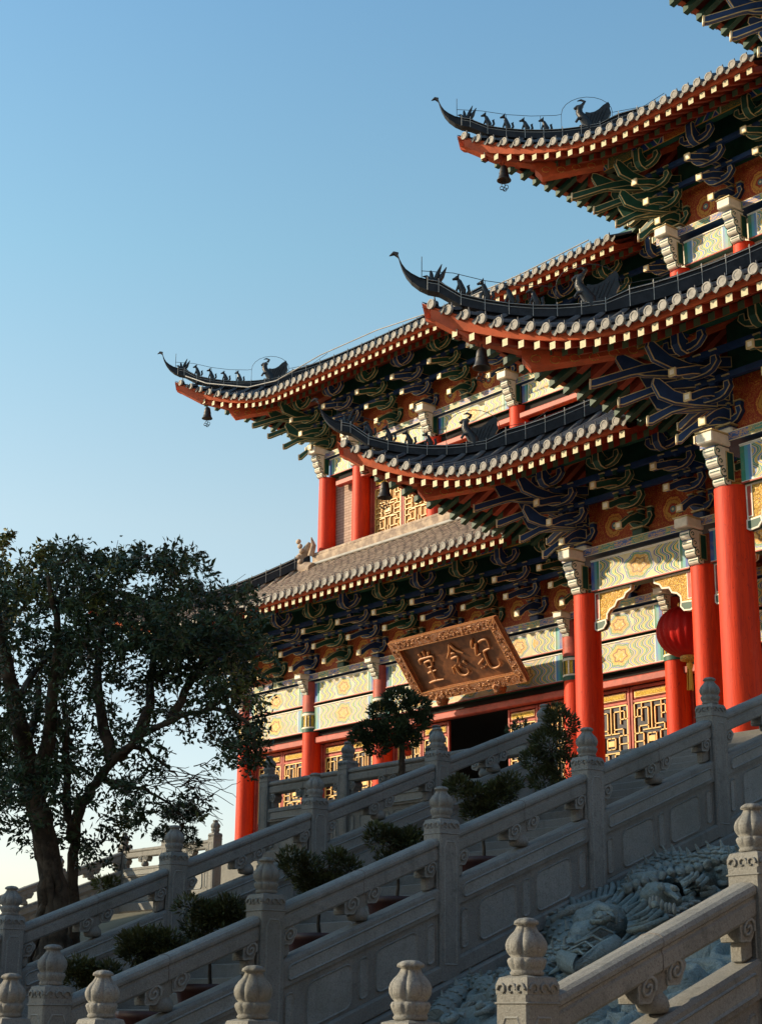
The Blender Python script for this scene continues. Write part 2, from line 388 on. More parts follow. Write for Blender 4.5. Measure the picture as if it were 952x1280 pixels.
def make_roof(R, parent, tilefirst=.18, TM='tile', PM='roofpan'):
    rf = MB()
    fa2 = MB(); ra = MB(); fas = []
    for side in (0, 1):
        fa = MB(); fas.append(fa); fa2 = MB(); fas.append(fa2)
        Lx = (R.xr-R.Xc) if not side else (R.yr-R.Yc)
        t = tilefirst; k = 0
        sgn = 1 if not side else -1
        rows = []
        while t < Lx: rows.append(t); t += PIT
        # pan surface and under-board
        N = 10
        prev = None
        ts = [0]+[x+PIT/2 for x in rows]
        cols = []
        for tt in ts:
            ve = R.e(tt); vm = max(ve+.01, min(tt, R.vt)); cols.append([(tt, ve+(vm-ve)*i/N) for i in range(N+1)])
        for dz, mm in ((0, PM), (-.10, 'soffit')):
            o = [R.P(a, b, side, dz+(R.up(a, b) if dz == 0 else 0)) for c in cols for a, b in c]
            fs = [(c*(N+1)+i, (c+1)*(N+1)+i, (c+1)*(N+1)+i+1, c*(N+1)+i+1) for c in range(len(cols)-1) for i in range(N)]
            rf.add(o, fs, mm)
        # front edge of the boards (lianyan) – orange red fascia
        H0, H1 = -.03, -.24
        for c in range(len(cols)-1):
            a, b = cols[c][0], cols[c+1][0]
            ka = .16+.15*R.w(a[0])**2; kb = .16+.15*R.w(b[0])**2
            A0, B0 = R.P(a[0], a[1], side, -.02), R.P(b[0], b[1], side, -.02)
            A1, B1 = R.P(a[0], a[1]+.10, side, -.02-ka), R.P(b[0], b[1]+.10, side, -.02-kb)
            A2, B2 = R.P(a[0], a[1]+.22, side, -.05-ka), R.P(b[0], b[1]+.22, side, -.05-kb)
            fa.add([A0, B0, B1, A1, A2, B2], [(0,1,2,3), (3,2,5,4)], 'fascia')
        # cover tiles
        for t in rows:
            ve = R.e(t); vm = min(t, R.vt)
            if vm-ve < .05: vm = ve+.05
            n = max(3, int((vm-ve)/.30)+1); r = .078
            X = Vector((1,0,0)) if not side else Vector((0,1,0)); ring = []
            for i in range(n+1):
                vq = ve-.02+(vm-ve+.02)*(i/n)**.75; p = R.P(t, vq, side, R.up(t, vq))
                for j in range(6):
                    a = pi*j/5; ring.append(p+X*cos(a)*r+Vector((0,0,sin(a)*r*1.1+.01)))
            rf.add(ring, [(i*6+j, i*6+j+1, i*6+7+j, i*6+6+j) for i in range(n) for j in range(5)], TM, True)
            if TM == 'tile_sunlit':
                for i in range(1, n): rf.add([v+Vector((0,0,.012)) for v in ring[i*6:i*6+6]]+[v+Vector((0,.03,.012)) for v in ring[i*6:i*6+6]], [(j, j+1, 7+j, 6+j) for j in range(5)], 'roofpan')
            # round cap, drip tile between, and nail
            p = R.P(t, ve-.03, side); Yd = Vector((0,1,0)) if not side else Vector((1,0,0))
            vs = [p+X*cos(2*pi*j/14)*.094+Vector((0,0,sin(2*pi*j/14)*.094+.02))-Yd*.02 for j in range(14)]
            vs2 = [v+Yd*.05 for v in vs]; cc = p-Yd*.02+Vector((0,0,.02))
            vi = [cc+(v-cc)*.72-Yd*.0 for v in vs]; vj = [cc+(v-cc)*.66+Yd*.008 for v in vs]
            rf.add(vs+vs2+vi+vj, [(j, (j+1) % 14, 14+(j+1) % 14, 14+j) for j in range(14)]+[(28+j, 28+(j+1) % 14, (j+1) % 14, j) for j in range(14)]
                   + [(42+j, 42+(j+1) % 14, 28+(j+1) % 14, 28+j) for j in range(14)]+[tuple(42+j for j in range(14))], 'cap')
            q = R.P(t+PIT/2, R.e(t+PIT/2)-.03, side)
            dr = [(-.085,.025),(-.045,-.008),(0,-.02),(.045,-.008),(.085,.025),(.085,-.035),(.045,-.085),(0,-.125),(-.045,-.085),(-.085,-.035)]
            rf.prism(dr, q+Yd*.03, X, (0,0,1), Yd, .02, 'drip')
            rf.tube([p+Vector((0,0,.08))+Yd*.10, p+Vector((0,0,.19))+Yd*.08], [.022,.012], 'tile', 5)
        # rafters – the flying row with pale ends, the eave row behind with green ends
        for q, t in enumerate(rows):
            for lay, (a0, a1, dz, sz) in enumerate(((.115, 1.5, -.268, .13), (.80, 3.2, -.42, .14))):
                ve = R.e(t)+a0; vm = min(R.e(t)+a1, t-.02)
                if vm-ve < .1: continue
                Xd = Vector((1,0,0)) if not side else Vector((0,1,0)); h = sz/2; rg = []
                nn = 3 if lay else 2
                kz = -.15*R.w(t)**2
                for i in range(nn+1):
                    p = R.P(t, ve+(vm-ve)*i/nn, side, dz+kz)
                    rg += [p+Xd*x*h+Vector((0,0,z*h)) for x, z in ((-1,-1),(1,-1),(1,1),(-1,1))]
                for i in range(nn):
                    mm = 'raft_r'
                    if side and lay == 0: mm = 'raft_g' if i == 0 else 'raft_r'
                    ra.add(rg, [(i*4+j, i*4+(j+1) % 4, i*4+4+(j+1) % 4, i*4+4+j) for j in range(4)], mm)
                ra.add(rg, [(3,2,1,0)], 'raft_end' if lay == 0 else 'raft_end2')
            # closing board between the two rows
        for c in range(len(cols)-1):
            a, b = cols[c][0], cols[c+1][0]
            if a[0] < 1.2: continue
            A0, B0 = R.P(a[0], R.e(a[0])+.86, side, -.12), R.P(b[0], R.e(b[0])+.86, side, -.12)
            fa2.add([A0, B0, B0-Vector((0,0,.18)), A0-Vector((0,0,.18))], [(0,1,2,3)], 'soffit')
    roof = rf.build('roof', parent)
    for q_, f_ in enumerate(fas): f_.build('fascia_board' if q_ % 2 == 0 else 'closing_board', roof)
    ra.build('rafters', roof)
    # hip rafter (two stacked carved beams under the corner)
    hp = MB(); D = Vector((1,1,0)).normalized(); Nn = Vector((1,-1,0)).normalized()
    def dg(t, dz): return Vector((R.Xc+t, R.Yc+t, R.z(t, t)+dz))
    top = [dg(t, -.12) for t in (.12,.6,1.2,2.,3.)]; bot = [dg(t, z) for t, z in ((.12,-.30),(.6,-.46),(1.2,-.52),(2.,-.55),(3.,-.5))]
    for sg in (1,):
        vs = [p+Nn*k*.12 for k in (-1,1) for p in top+bot]; n = 5
        fs = [(i, i+1, n+i+1, n+i) for i in range(4)]+[(2*n+i+1, 2*n+i, 3*n+i, 3*n+i+1) for i in range(4)]+[(n+i, n+i+1, 3*n+i+1, 3*n+i) for i in range(4)]+[(0, n, 3*n, 2*n)]
        hp.add(vs, fs, 'fascia')
    t2 = [dg(t, z) for t, z in ((1.25,-.50),(1.8,-.55),(3.,-.52),(4.2,-.5))]; b2 = [dg(t, z) for t, z in ((1.25,-.66),(1.36,-.83),(3.,-.78),(4.2,-.74))]
    vs = [p+Nn*k*.15 for k in (-1,1) for p in t2+b2]; n = 4
    hp.add(vs, [(i, i+1, n+i+1, n+i) for i in range(3)]+[(2*n+i+1, 2*n+i, 3*n+i, 3*n+i+1) for i in range(3)]+[(n+i, n+i+1, 3*n+i+1, 3*n+i) for i in range(3)]+[(0, n, 3*n, 2*n)], 'fascia')
    for k in range(9):       # carved cloud lines on the beam side
        p = dg(1.42+k*.24, -.67-.02*(k % 2)); hp.tube([p+Nn*.155+D*(.09*cos(a*.8))+Vector((0,0,.07*sin(a*.8))) for a in range(8)], .008, 'gold', 4)
    hp.build('hip_rafter', roof)
    # hip ridge
    rg = MB(); sec = []
    tips = [(-.33,1.00),(-.30,.96),(-.28,.85),(-.25,.72),(-.20,.57),(-.13,.44),(-.03,.32),(.08,.24),(.22,.19)]
    ztip = R.z(0, 0)
    path = [Vector((R.Xc+t, R.Yc+t, ztip+z*.98-.06)) for t, z in tips]
    hs = [.02,.05,.07,.10,.14,.18,.21,.24,.25]; ws = [.03,.05,.06,.07,.085,.10,.11,.12,.12]
    t = .5
    while t < R.vt-.05:
        path.append(dg(t, .15)); hs.append(.25 if t < 2.55 else .38); ws.append(.11 if t < 2.55 else .14); t += .3
    n = len(path)
    for lay in range(1):
        vs = []
        for p, h, w in zip(path, hs, ws):
            vs += [p-Nn*w, p+Nn*w, p+Nn*w+Vector((0,0,h*.55)), p+Nn*w*.7+Vector((0,0,h*.62)), p+Nn*w*.7+Vector((0,0,h*.84)), p+Nn*w*.95+Vector((0,0,h*.88)), p+Nn*w*.5+Vector((0,0,h)), p-Nn*w*.5+Vector((0,0,h)),
                   p-Nn*w*.95+Vector((0,0,h*.88)), p-Nn*w*.7+Vector((0,0,h*.84)), p-Nn*w*.7+Vector((0,0,h*.62)), p-Nn*w+Vector((0,0,h*.55))]
        q = 12
        rg.add(vs, [(i*q+j, i*q+(j+1) % q, (i+1)*q+(j+1) % q, (i+1)*q+j) for i in range(n-1) for j in range(q)]+[tuple(range(q))], 'ridge')
    for i in range(7, n-1, 1):
        p, h, w = path[i], hs[i]+.015, ws[i]+.008
        for a, b in (((-w, 0), (-w, h)), ((w, 0), (w, h)), ((-w, h), (w, h))):
            A = p+Nn*a[0]+Vector((0,0,a[1])); B = p+Nn*b[0]+Vector((0,0,b[1])); rg.tube([A, B], .0085, 'mortar', 4)
    for a in (.62,.86):
        for sg in (-1,1): rg.tube([p+Nn*sg*(w*.98 if a < .7 else w*.97)+Vector((0,0,h*a)) for p, h, w in zip(path[7:], hs[7:], ws[7:])], .007, 'mortar', 4)
    # hooked beak at the tip
    tp = path[0]+Vector((0,0,.02)); rg.tube([tp+D*.03, tp-D*.04+Vector((0,0,.03)), tp-D*.12-Vector((0,0,.02))], [.05,.04,.008], 'ridge', 6)
    ridge = rg.build('hip_ridge', roof)
    # figures
    def beast(t, kind):
        fs_ = {'beast': 1.0, 'rider': 1.05, 'dragon': 1.08}[kind]; b = MB(); X = D; Z = Vector((0,0,1)); o = dg(t, .37 if t < 2.2 else .50)
        def pp(x, z, y=0): return o+X*(x*fs_)+Z*(z*fs_)+Nn*y
        if kind == 'beast':
            j = random.uniform(.88, 1.12)
            b.tube([pp(.09,.0), pp(.08,.09), pp(.05,.18*j), pp(.02,.27*j), pp(.0,.31*j)], [.05,.068,.055,.042,.02], 'figure', 7)
            b.ell(pp(-.02,.325*j), (.045,.04,.042), 'figure', 8); b.tube([pp(-.03,.32*j), pp(-.10,.30*j)], [.034,.018], 'figure', 6)
            b.tube([pp(.02,.20), pp(-.025,.10), pp(-.03,0)], [.034,.022,.022], 'figure', 6)
            b.tube([pp(.16,.02), pp(.20,.08), pp(.18,.17), pp(.21,.20)], [.025,.03,.03,.006], 'figure', 6)
            for y in (-.03,.03): b.tube([pp(.0,.35*j,y), pp(.02,.40*j,y)], [.018,.003], 'figure', 5)
        elif kind == 'rider':
            b.tube([pp(.20,.0), pp(.10,.06), pp(-.04,.12), pp(-.10,.20), pp(-.16,.20)], [.05,.07,.055,.03,.008], 'figure', 7)
            b.tube([pp(.10,.08), pp(.17,.19), pp(.25,.36)], [.05,.05,.008], 'figure', 6)
            b.tube([pp(.04,.10), pp(.10,.24), pp(.17,.42)], [.04,.045,.008], 'figure', 6)
            b.tube([pp(.0,.10), pp(-.01,.22), pp(-.02,.30)], [.045,.04,.02], 'figure', 6)
        else:
            b.tube([pp(.10,-.05), pp(.08,.10), pp(-.01,.24), pp(-.09,.36), pp(-.09,.48), pp(-.03,.54)], [.12,.13,.105,.085,.075,.05], 'figure', 8)
            b.tube([pp(-.05,.50), pp(-.14,.50), pp(-.20,.46)], [.07,.05,.03], 'figure', 6); b.tube([pp(-.08,.42), pp(-.17,.40)], [.04,.02], 'figure', 6)
            b.tube([pp(-.02,.56), pp(.03,.63), pp(-.05,.67), pp(-.13,.65)], [.04,.035,.025,.01], 'figure', 6)
            b.tube([pp(.0,.22,.05), pp(-.12,.20,.06), pp(-.17,.12,.06)], [.05,.035,.03], 'figure', 6)
            fin = [(.05,.0),(.0,.20),(.04,.36),(.14,.34),(.24,.36),(.34,.42),(.44,.52),(.56,.60),(.60,.52),(.59,.42),(.62,.32),(.56,.22),(.54,.10),(.50,.0)]
            b.prism(fin, o+Z*.02, X, Z, Nn, .13, 'figure')
            for k in range(5): b.tube([pp(.10+.06*k,.10,.07), pp(.16+.08*k,.30+.03*k,.07)], .012, 'ridge', 4)
            b.box(o+X*.25-Z*.03, (.72,.2,.12), 'ridge', Matrix.Rotation(pi/4, 3, 'Z'))
        b.box(o+Z*.0, (.24,.12,.05), 'ridge', Matrix.Rotation(pi/4, 3, 'Z'))
        b.build('ridge_figure', roof)
    beast(.13, 'rider')
    for k in range(4): beast(.46+.31*k, 'beast')
    beast(2.05, 'dragon')
    # lightning wire
    wr = MB(); zt = dg(.1,.36).z
    def wp(t, z): return Vector((R.Xc+t, R.Yc+t, z))
    base = [wp(-.02, ztip+.80)]+[dg(t, .36+.42) for t in (.4,.8,1.2,1.6)]
    base = [wp(.0, base[1].z+.06)]+base[1:]
    arc = [dg(2.1, .36)+D*(.58*-cos(a))+Vector((0,0,.38+.42*sin(a))) for a in [pi*i/10 for i in range(11)]]
    wr.tube(base+arc, .007, 'wire', 4); wr.tube([arc[-1], arc[-1]+Vector((.5,.5,.12)), dg(3.35,.72)], .007, 'wire', 4)
    wr.tube([wp(0, base[0].z+.28), wp(0, ztip+.2)], .009, 'wire', 4)
    for t in (.8, 1.35): wr.tube([dg(t,.3), dg(t,.78)], .007, 'wire', 4)
    wr.tube([arc[0], dg(1.69,.3)], .007, 'wire', 4); wr.tube([arc[-1], dg(2.51,.3)], .007, 'wire', 4)
    wr.build('lightning_wire', roof)
    return roof
def make_bell(R, label):
    p = Vector((R.Xc+.75, R.Yc+.75, R.z(.75, .75)-.50))
    t = thing('wind_bell', label, 'bell', p-Vector((0,0,.75)), 'bells hanging under the roof corners')
    b = MB(); b.tube([p+Vector((0,0,.08)), p-Vector((0,0,.05))], .012, 'bronze', 5); b.build('hook', t)
    b = MB(); b.lathe([(.02,0),(.06,-.005),(.085,-.04),(.10,-.12),(.115,-.24),(.135,-.31),(.165,-.355),(.165,-.37),(.14,-.36),(.10,-.30),(.02,-.28)], p-Vector((0,0,.05)), 'bronze', 18)
    b.lathe([(.108,-.17),(.116,-.18),(.112,-.19)], p-Vector((0,0,.05)), 'bronze', 18); b.build('bell_body', t)
    b = MB(); q = p-Vector((0,0,.42)); b.tube([p-Vector((0,0,.3)), q-Vector((0,0,.10))], .006, 'wire', 4)
    X = Vector((.7,.7,0))
    for k in range(4):
        c = q-Vector((0,0,.17))+X*(.055*cos(k*pi/2+.3))+Vector((0,0,.055*sin(k*pi/2+.3)))
        b.tube([c+X*.045*cos(a)+Vector((0,0,.045*sin(a))) for a in [2*pi*i/9 for i in range(10)]], .009, 'bronze', 4, cap=False)
    b.tube([q-Vector((0,0,.2))-X*.1, q-Vector((0,0,.24)), q-Vector((0,0,.2))+X*.1], [.005,.014,.005], 'bronze', 4); b.build('wind_catcher', t)
    return t

# ================================================================== BRACKET SETS
def bracket_mesh(m, name, corner=False):
    b = MB(); TI = .37
    def armX(y, z, half, h, mm):      # cross arm, bowl shaped, ends turned up
        pl = [(-half,h),(-half-.03,h*.62),(-half*.93,h*.35),(-half*.74,h*.08),(-half*.45,-.02),(0,-.03),(half*.45,-.02),(half*.74,h*.08),(half*.93,h*.35),(half+.03,h*.62),(half,h),
              (half-.11,h),(half*.70,h*.52),(half*.40,h*.42),(0,h*.42),(-half*.40,h*.42),(-half*.70,h*.52),(-half+.11,h)]
        b.prism(pl, (0, y, z), (1,0,0), (0,0,1), (0,1,0), .12, mm, 'cream', .015)
    def armY(z, reach, mm, d=(0,-1,0), nose=True, n=(1,0,0), th=.13, drop=.20):
        pl = [(-.1,.17),(reach*.30,.17),(reach*.62,.06),(reach,-drop+.065),(reach+.012,-drop-.065),(reach-.07,-drop-.062),(reach*.70,-.13),(reach*.48,-.055),(reach*.25,-.03),(-.1,-.03)]
        b.prism(pl, (0,0,z), d, (0,0,1), n, th, mm, 'cream', .015)
        dd = Vector(d); c = dd*(reach+.012)+Vector((0,0,z-drop)); nn = Vector(n); U = Vector((0,0,1))
        b.prism([(-.075,-.07),(.075,-.07),(.075,.075),(-.075,.075)], c, nn, U, dd, .035, 'white', 'cream', .03)
    def block(y, z, s=.15, x=0):
        b.cbox((x, y, z), (s, s, .10), 'cream' if False else mm2, .02); b.box((x, y, z+.055), (s+.025, s+.025, .022), 'cream'); 
    mm2 = m
    b.cbox((0, -.02, .09), (.30,.28,.16), m, .03); b.box((0,-.02,.185), (.33,.31,.03), 'cream')
    for i in range(4):
        z = .22+TI*i*.95; y = -.36*i
        half = (.30,.36,.40,.42)[i]
        armX(y, z+.02, half, .26, m)
        for x in (-half+.05, half-.05, 0): block(y, z+.32, .13, x)
        if i < 3: armY(z+.10, .36*(i+1)+.34, m)
    # head plate at the outside, tall and curved
    hd = [(0,0),(.14,.03),(.22,.14),(.235,.40),(.20,.46),(.10,.46),(.10,.36),(.02,.28),(-.05,.26),(-.05,.02)]
    b.prism(hd, (0,-1.12,1.22), (0,-1,0), (0,0,1), (1,0,0), .17, m, 'cream', .018)
    if corner:
        s = 1/sqrt(2)
        for d, n in (((-1,0,0),(0,1,0)),):
            for i in range(3):
                armY(.22+TI*i*.95+.10, .36*(i+1)+.34, m, d, True, n)
                y = .36*(i+1); half = .40
                pl = [(-half,.26),(-half-.03,.16),(-half*.74,.02),(0,-.03),(half*.74,.02),(half+.03,.16),(half,.26),(half-.11,.26),(half*.5,.12),(-half*.5,.12),(-half+.11,.26)]
                b.prism(pl, (-y,0,.22+TI*(i+1)*.95+.02), (0,1,0), (0,0,1), (1,0,0), .12, m, 'cream', .015)
        for i in range(4):
            armY(.16+TI*i*.95+.08, (.36*(i+1)+.30)*1.34, m, (-s,-s,0), True, (s,-s,0), .13, .26)
        # big cloud-ended beam heads splaying around the corner
        for k, (ang, rr, zz) in enumerate(((-28,1.45,1.15),(0,1.75,1.22),(28,1.45,1.15),(-14,1.2,.62),(14,1.2,.62))):
            a = radians(225+ang); d = Vector((cos(a), sin(a), 0)); n = Vector((sin(a), -cos(a), 0))
            pl = [(.2,.08),(rr*.55,.08),(rr*.8,.16),(rr+.02,.36),(rr+.12,.37),(rr+.15,.26),(rr+.03,.02),(rr*.8,-.07),(rr*.5,-.09),(.2,-.09)]
            b.prism(pl, (0,0,zz), d, (0,0,1), n, .11, m, 'cream', .016)
        b.cbox((-.0,-.0,.0), (.46,.46,.2), 'white', .03)
    me = None
    o = b.build(name, None, Vector((0,0,0))); me = o.data; bpy.data.objects.remove(o); return me
BR = {('g',0): bracket_mesh('green','bracket_green'), ('b',0): bracket_mesh('blue','bracket_blue'), ('g',1): bracket_mesh('green','bracket_corner_green', True), ('b',1): bracket_mesh('blue','bracket_corner_blue', True)}
def head_mesh():      # carved cream beam head that sticks out in front of each column top
    b = MB(); pl = [(0,0),(.05,-.01)]
    for cy, cz, r in ((.10,.075,.085),(.18,.225,.095),(.25,.385,.095),(.31,.555,.10)):
        for k in range(7): a = radians(-80+160*k/6); pl.append((cy+r*cos(a), cz+r*sin(a)))
    pl += [(.30,.67),(0,.67)]
    b.prism(pl, (0,0,0), (0,-1,0), (0,0,1), (1,0,0), .26, 'white', 'green', .014, rim='white')
    for cy, cz, r in ((.10,.075,.085),(.18,.225,.095),(.25,.385,.095),(.31,.555,.10)):
        for sg in (-1, 1): b.tube([(sg*.133, -(cy+r*.55*(1-k/9)*cos(k*.8)), cz+r*.55*(1-k/9)*sin(k*.8)) for k in range(8)], .011, 'green', 4)
        b.box((0,-(cy+r*.93),cz), (.20,.02,.022), 'green'); b.box((0,-(cy+r*.8),cz+r*.72), (.262,.03,.016), 'blue')
    b.cbox((0,-.26,.78), (.34,.50,.20), 'white', .02); b.box((0,-.26,.89), (.37,.53,.02), 'cream')
    b.prism([(-.10,-.26),(.10,-.26),(.10,.26),(-.10,.26)], (.131,-.02,.34), (0,1,0), (0,0,1), (1,0,0), .02, 'green', 'cream', .02)
    o = b.build('beam_head', None, Vector((0,0,0))); me = o.data; bpy.data.objects.remove(o); return me
HEAD = head_mesh()
def corbel_mesh():    # gold carved corbel (queti) reaching from the column along the beam
    b = MB()
    pl = [(0,0),(1.02,0),(1.0,-.10),(.86,-.16),(.80,-.25),(.62,-.27),(.55,-.38),(.42,-.42),(.34,-.50),(.33,-.62),(.24,-.70),(.06,-.72),(0,-.68)]
    b.prism(pl, (0,0,0), (1,0,0), (0,0,1), (0,1,0), .10, 'gold', 'white', .035)
    b.prism([(0,-.62),(.31,-.60),(.33,-.70),(.24,-.80),(.06,-.82),(0,-.78)], (0,-.01,0), (1,0,0), (0,0,1), (0,1,0), .13, 'green', 'white', .03)
    b.prism([(.02,-.02),(.14,-.02),(.14,-.58),(.02,-.58)], (0,-.008,0), (1,0,0), (0,0,1), (0,1,0), .11, 'redwood', 'white', .02)
    o = b.build('corbel', None, Vector((0,0,0))); me = o.data; bpy.data.objects.remove(o); return me
CORB = corbel_mesh()
def column(parent, x, y, z0, z1, r, paint=None, drum=True):
    b = MB(); prof = [(r*1.0,z0),(r*1.0,z0+.2),(r*.985,z0+(z1-z0)*.5),(r*.95,z1)]
    b.lathe(prof, (x,y,0), 'red', 28)
    o = b.build('column', parent)
    if drum:
        d = MB(); d.lathe([(r*1.5,0),(r*1.5,.05),(r*1.38,.08),(r*1.5,.16),(r*1.42,.24),(r*1.12,.28)], (x,y,z0), 'stone', 24); d.build('column_base', o)
    if paint:
        p = MB(); za, zb = paint
        p.lathe([(r*1.0,za),(r*1.0,za+.12)], (x,y,0), 'green', 28); p.lathe([(r*1.01,za+.12),(r*1.01,za+.16)], (x,y,0), 'white', 28)
        p.lathe([(r*1.0,za+.16),(r*1.0,za+.52)], (x,y,0), 'goldyel', 28)
        for k in range(16):
            a = 2*pi*k/16; p.box((x+cos(a)*r, y+sin(a)*r, za+.34), (.03,.03,.34), ('blue','green','white')[k % 3], Matrix.Rotation(a, 3, 'Z'))
        p.lathe([(r*1.02,za+.52),(r*1.02,za+.62)], (x,y,0), 'white', 28); p.lathe([(r*1.0,za+.62),(r*1.0,zb)], (x,y,0), 'redwood', 28)
        p.build('painted_band', o)
    return o
def beam(parent, x0, x1, y, z0, z1, m, th=.26, ax=0):
    b = MB(); c = (x0+x1)/2
    if ax == 0: b.box((c, y+th/2, (z0+z1)/2), (x1-x0, th, z1-z0), 'green'); b.patface(x0, x1, y-.004, z0, z1, m)
    else: b.box((y+th/2, c, (z0+z1)/2), (th, x1-x0, z1-z0), 'green'); b.patface(x0, x1, y-.004, z0, z1, m, 1)
    # moulded edges
    for z in (z0+.012, z1-.012):
        if ax == 0: b.box((c, y-.012, z), (x1-x0, .024, .024), 'redwood' if z < z1-.1 else 'white')
    b.build('painted_beam', parent)
def door_leaf(parent, x0, x1, y, z0, z1, back='dark', low=.34):
    d = MB(); W = x1-x0; c = (x0+x1)/2; s = .075
    for x in (x0+s/2, x1-s/2): d.cbox((x, y, (z0+z1)/2), (s, .07, z1-z0), 'redwood', .012)
    zz = [z0+.05, z0+low, z1-.36, z1-.04]
    for z, h in ((z0+.05,.10), (z0+low,.07), (z1-.34,.07), (z1-.04,.08)): d.cbox((c, y, z), (W-2*s, .066, h), 'redwood', .012)
    f = d.build('door_leaf', parent)
    for a, b in ((z0+low-.30, z0+low-.06), (z1-.285, z1-.10))+(((z0+.12, z0+low-.42),) if low > .6 else ()):
        p = MB(); p.box((c, y+.006, (a+b)/2), (W-2*s, .03, b-a), 'redwood')
        p.cbox((c, y-.018, (a+b)/2), (W-2*s-.08, .03, b-a-.03), 'goldbar', .012); p.box((c, y-.036, (a+b)/2), (W-2*s-.15, .012, b-a-.09), 'goldyel')
        p.build('gilt_panel', f)
    q = MB(); A, B = z0+low+.05, z1-.39; w = W-2*s-.02; h = B-A
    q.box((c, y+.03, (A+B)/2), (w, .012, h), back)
    def bar(xa, za, xb, zb, t=.024):
        q.box((c+w*(xa+xb)/2, y-.005, A+h*(za+zb)/2), (abs(xb-xa)*w+t, .03, abs(zb-za)*h+t), 'goldbar')
    for sg in (-1, 1):
        bar(sg*.49, 0, sg*.49, 1, .03); bar(sg*.10, .0, sg*.10, .30); bar(sg*.10, .62, sg*.10, .92); bar(sg*.28, .08, sg*.28, .24); bar(sg*.28, .74, sg*.28, .98)
        bar(sg*.10, .92, sg*.40, .92); bar(sg*.40, .92, sg*.40, .80); bar(sg*.28, .80, sg*.49, .80); bar(sg*.10, .66, sg*.36, .66); bar(sg*.36, .66, sg*.36, .56)
        bar(sg*.24, .56, sg*.49, .56); bar(sg*.24, .56, sg*.24, .34); bar(sg*.24, .44, sg*.49, .44); bar(sg*.24, .34, sg*.49, .34); bar(sg*.10, .30, sg*.36, .30); bar(sg*.36, .30, sg*.36, .20)
        bar(sg*.28, .20, sg*.49, .20); bar(sg*.10, .08, sg*.40, .08); bar(sg*.40, .0, sg*.40, .08); bar(sg*.12, .38, sg*.12, .54); bar(sg*.0,.54,sg*.12,.54); bar(0,.38,sg*.12,.38)
    bar(-.49, 0, .49, 0, .03); bar(-.49, 1, .49, 1, .03); bar(-.24,.60,.24,.60); bar(-.24,.32,.24,.32); bar(0,.0,0,.12); bar(0,.6,0,.98)
    q.box((c, y-.008, A+h*.46), (w*.18,.03,h*.08), 'goldbar')
    q.build('lattice', f)
    return f
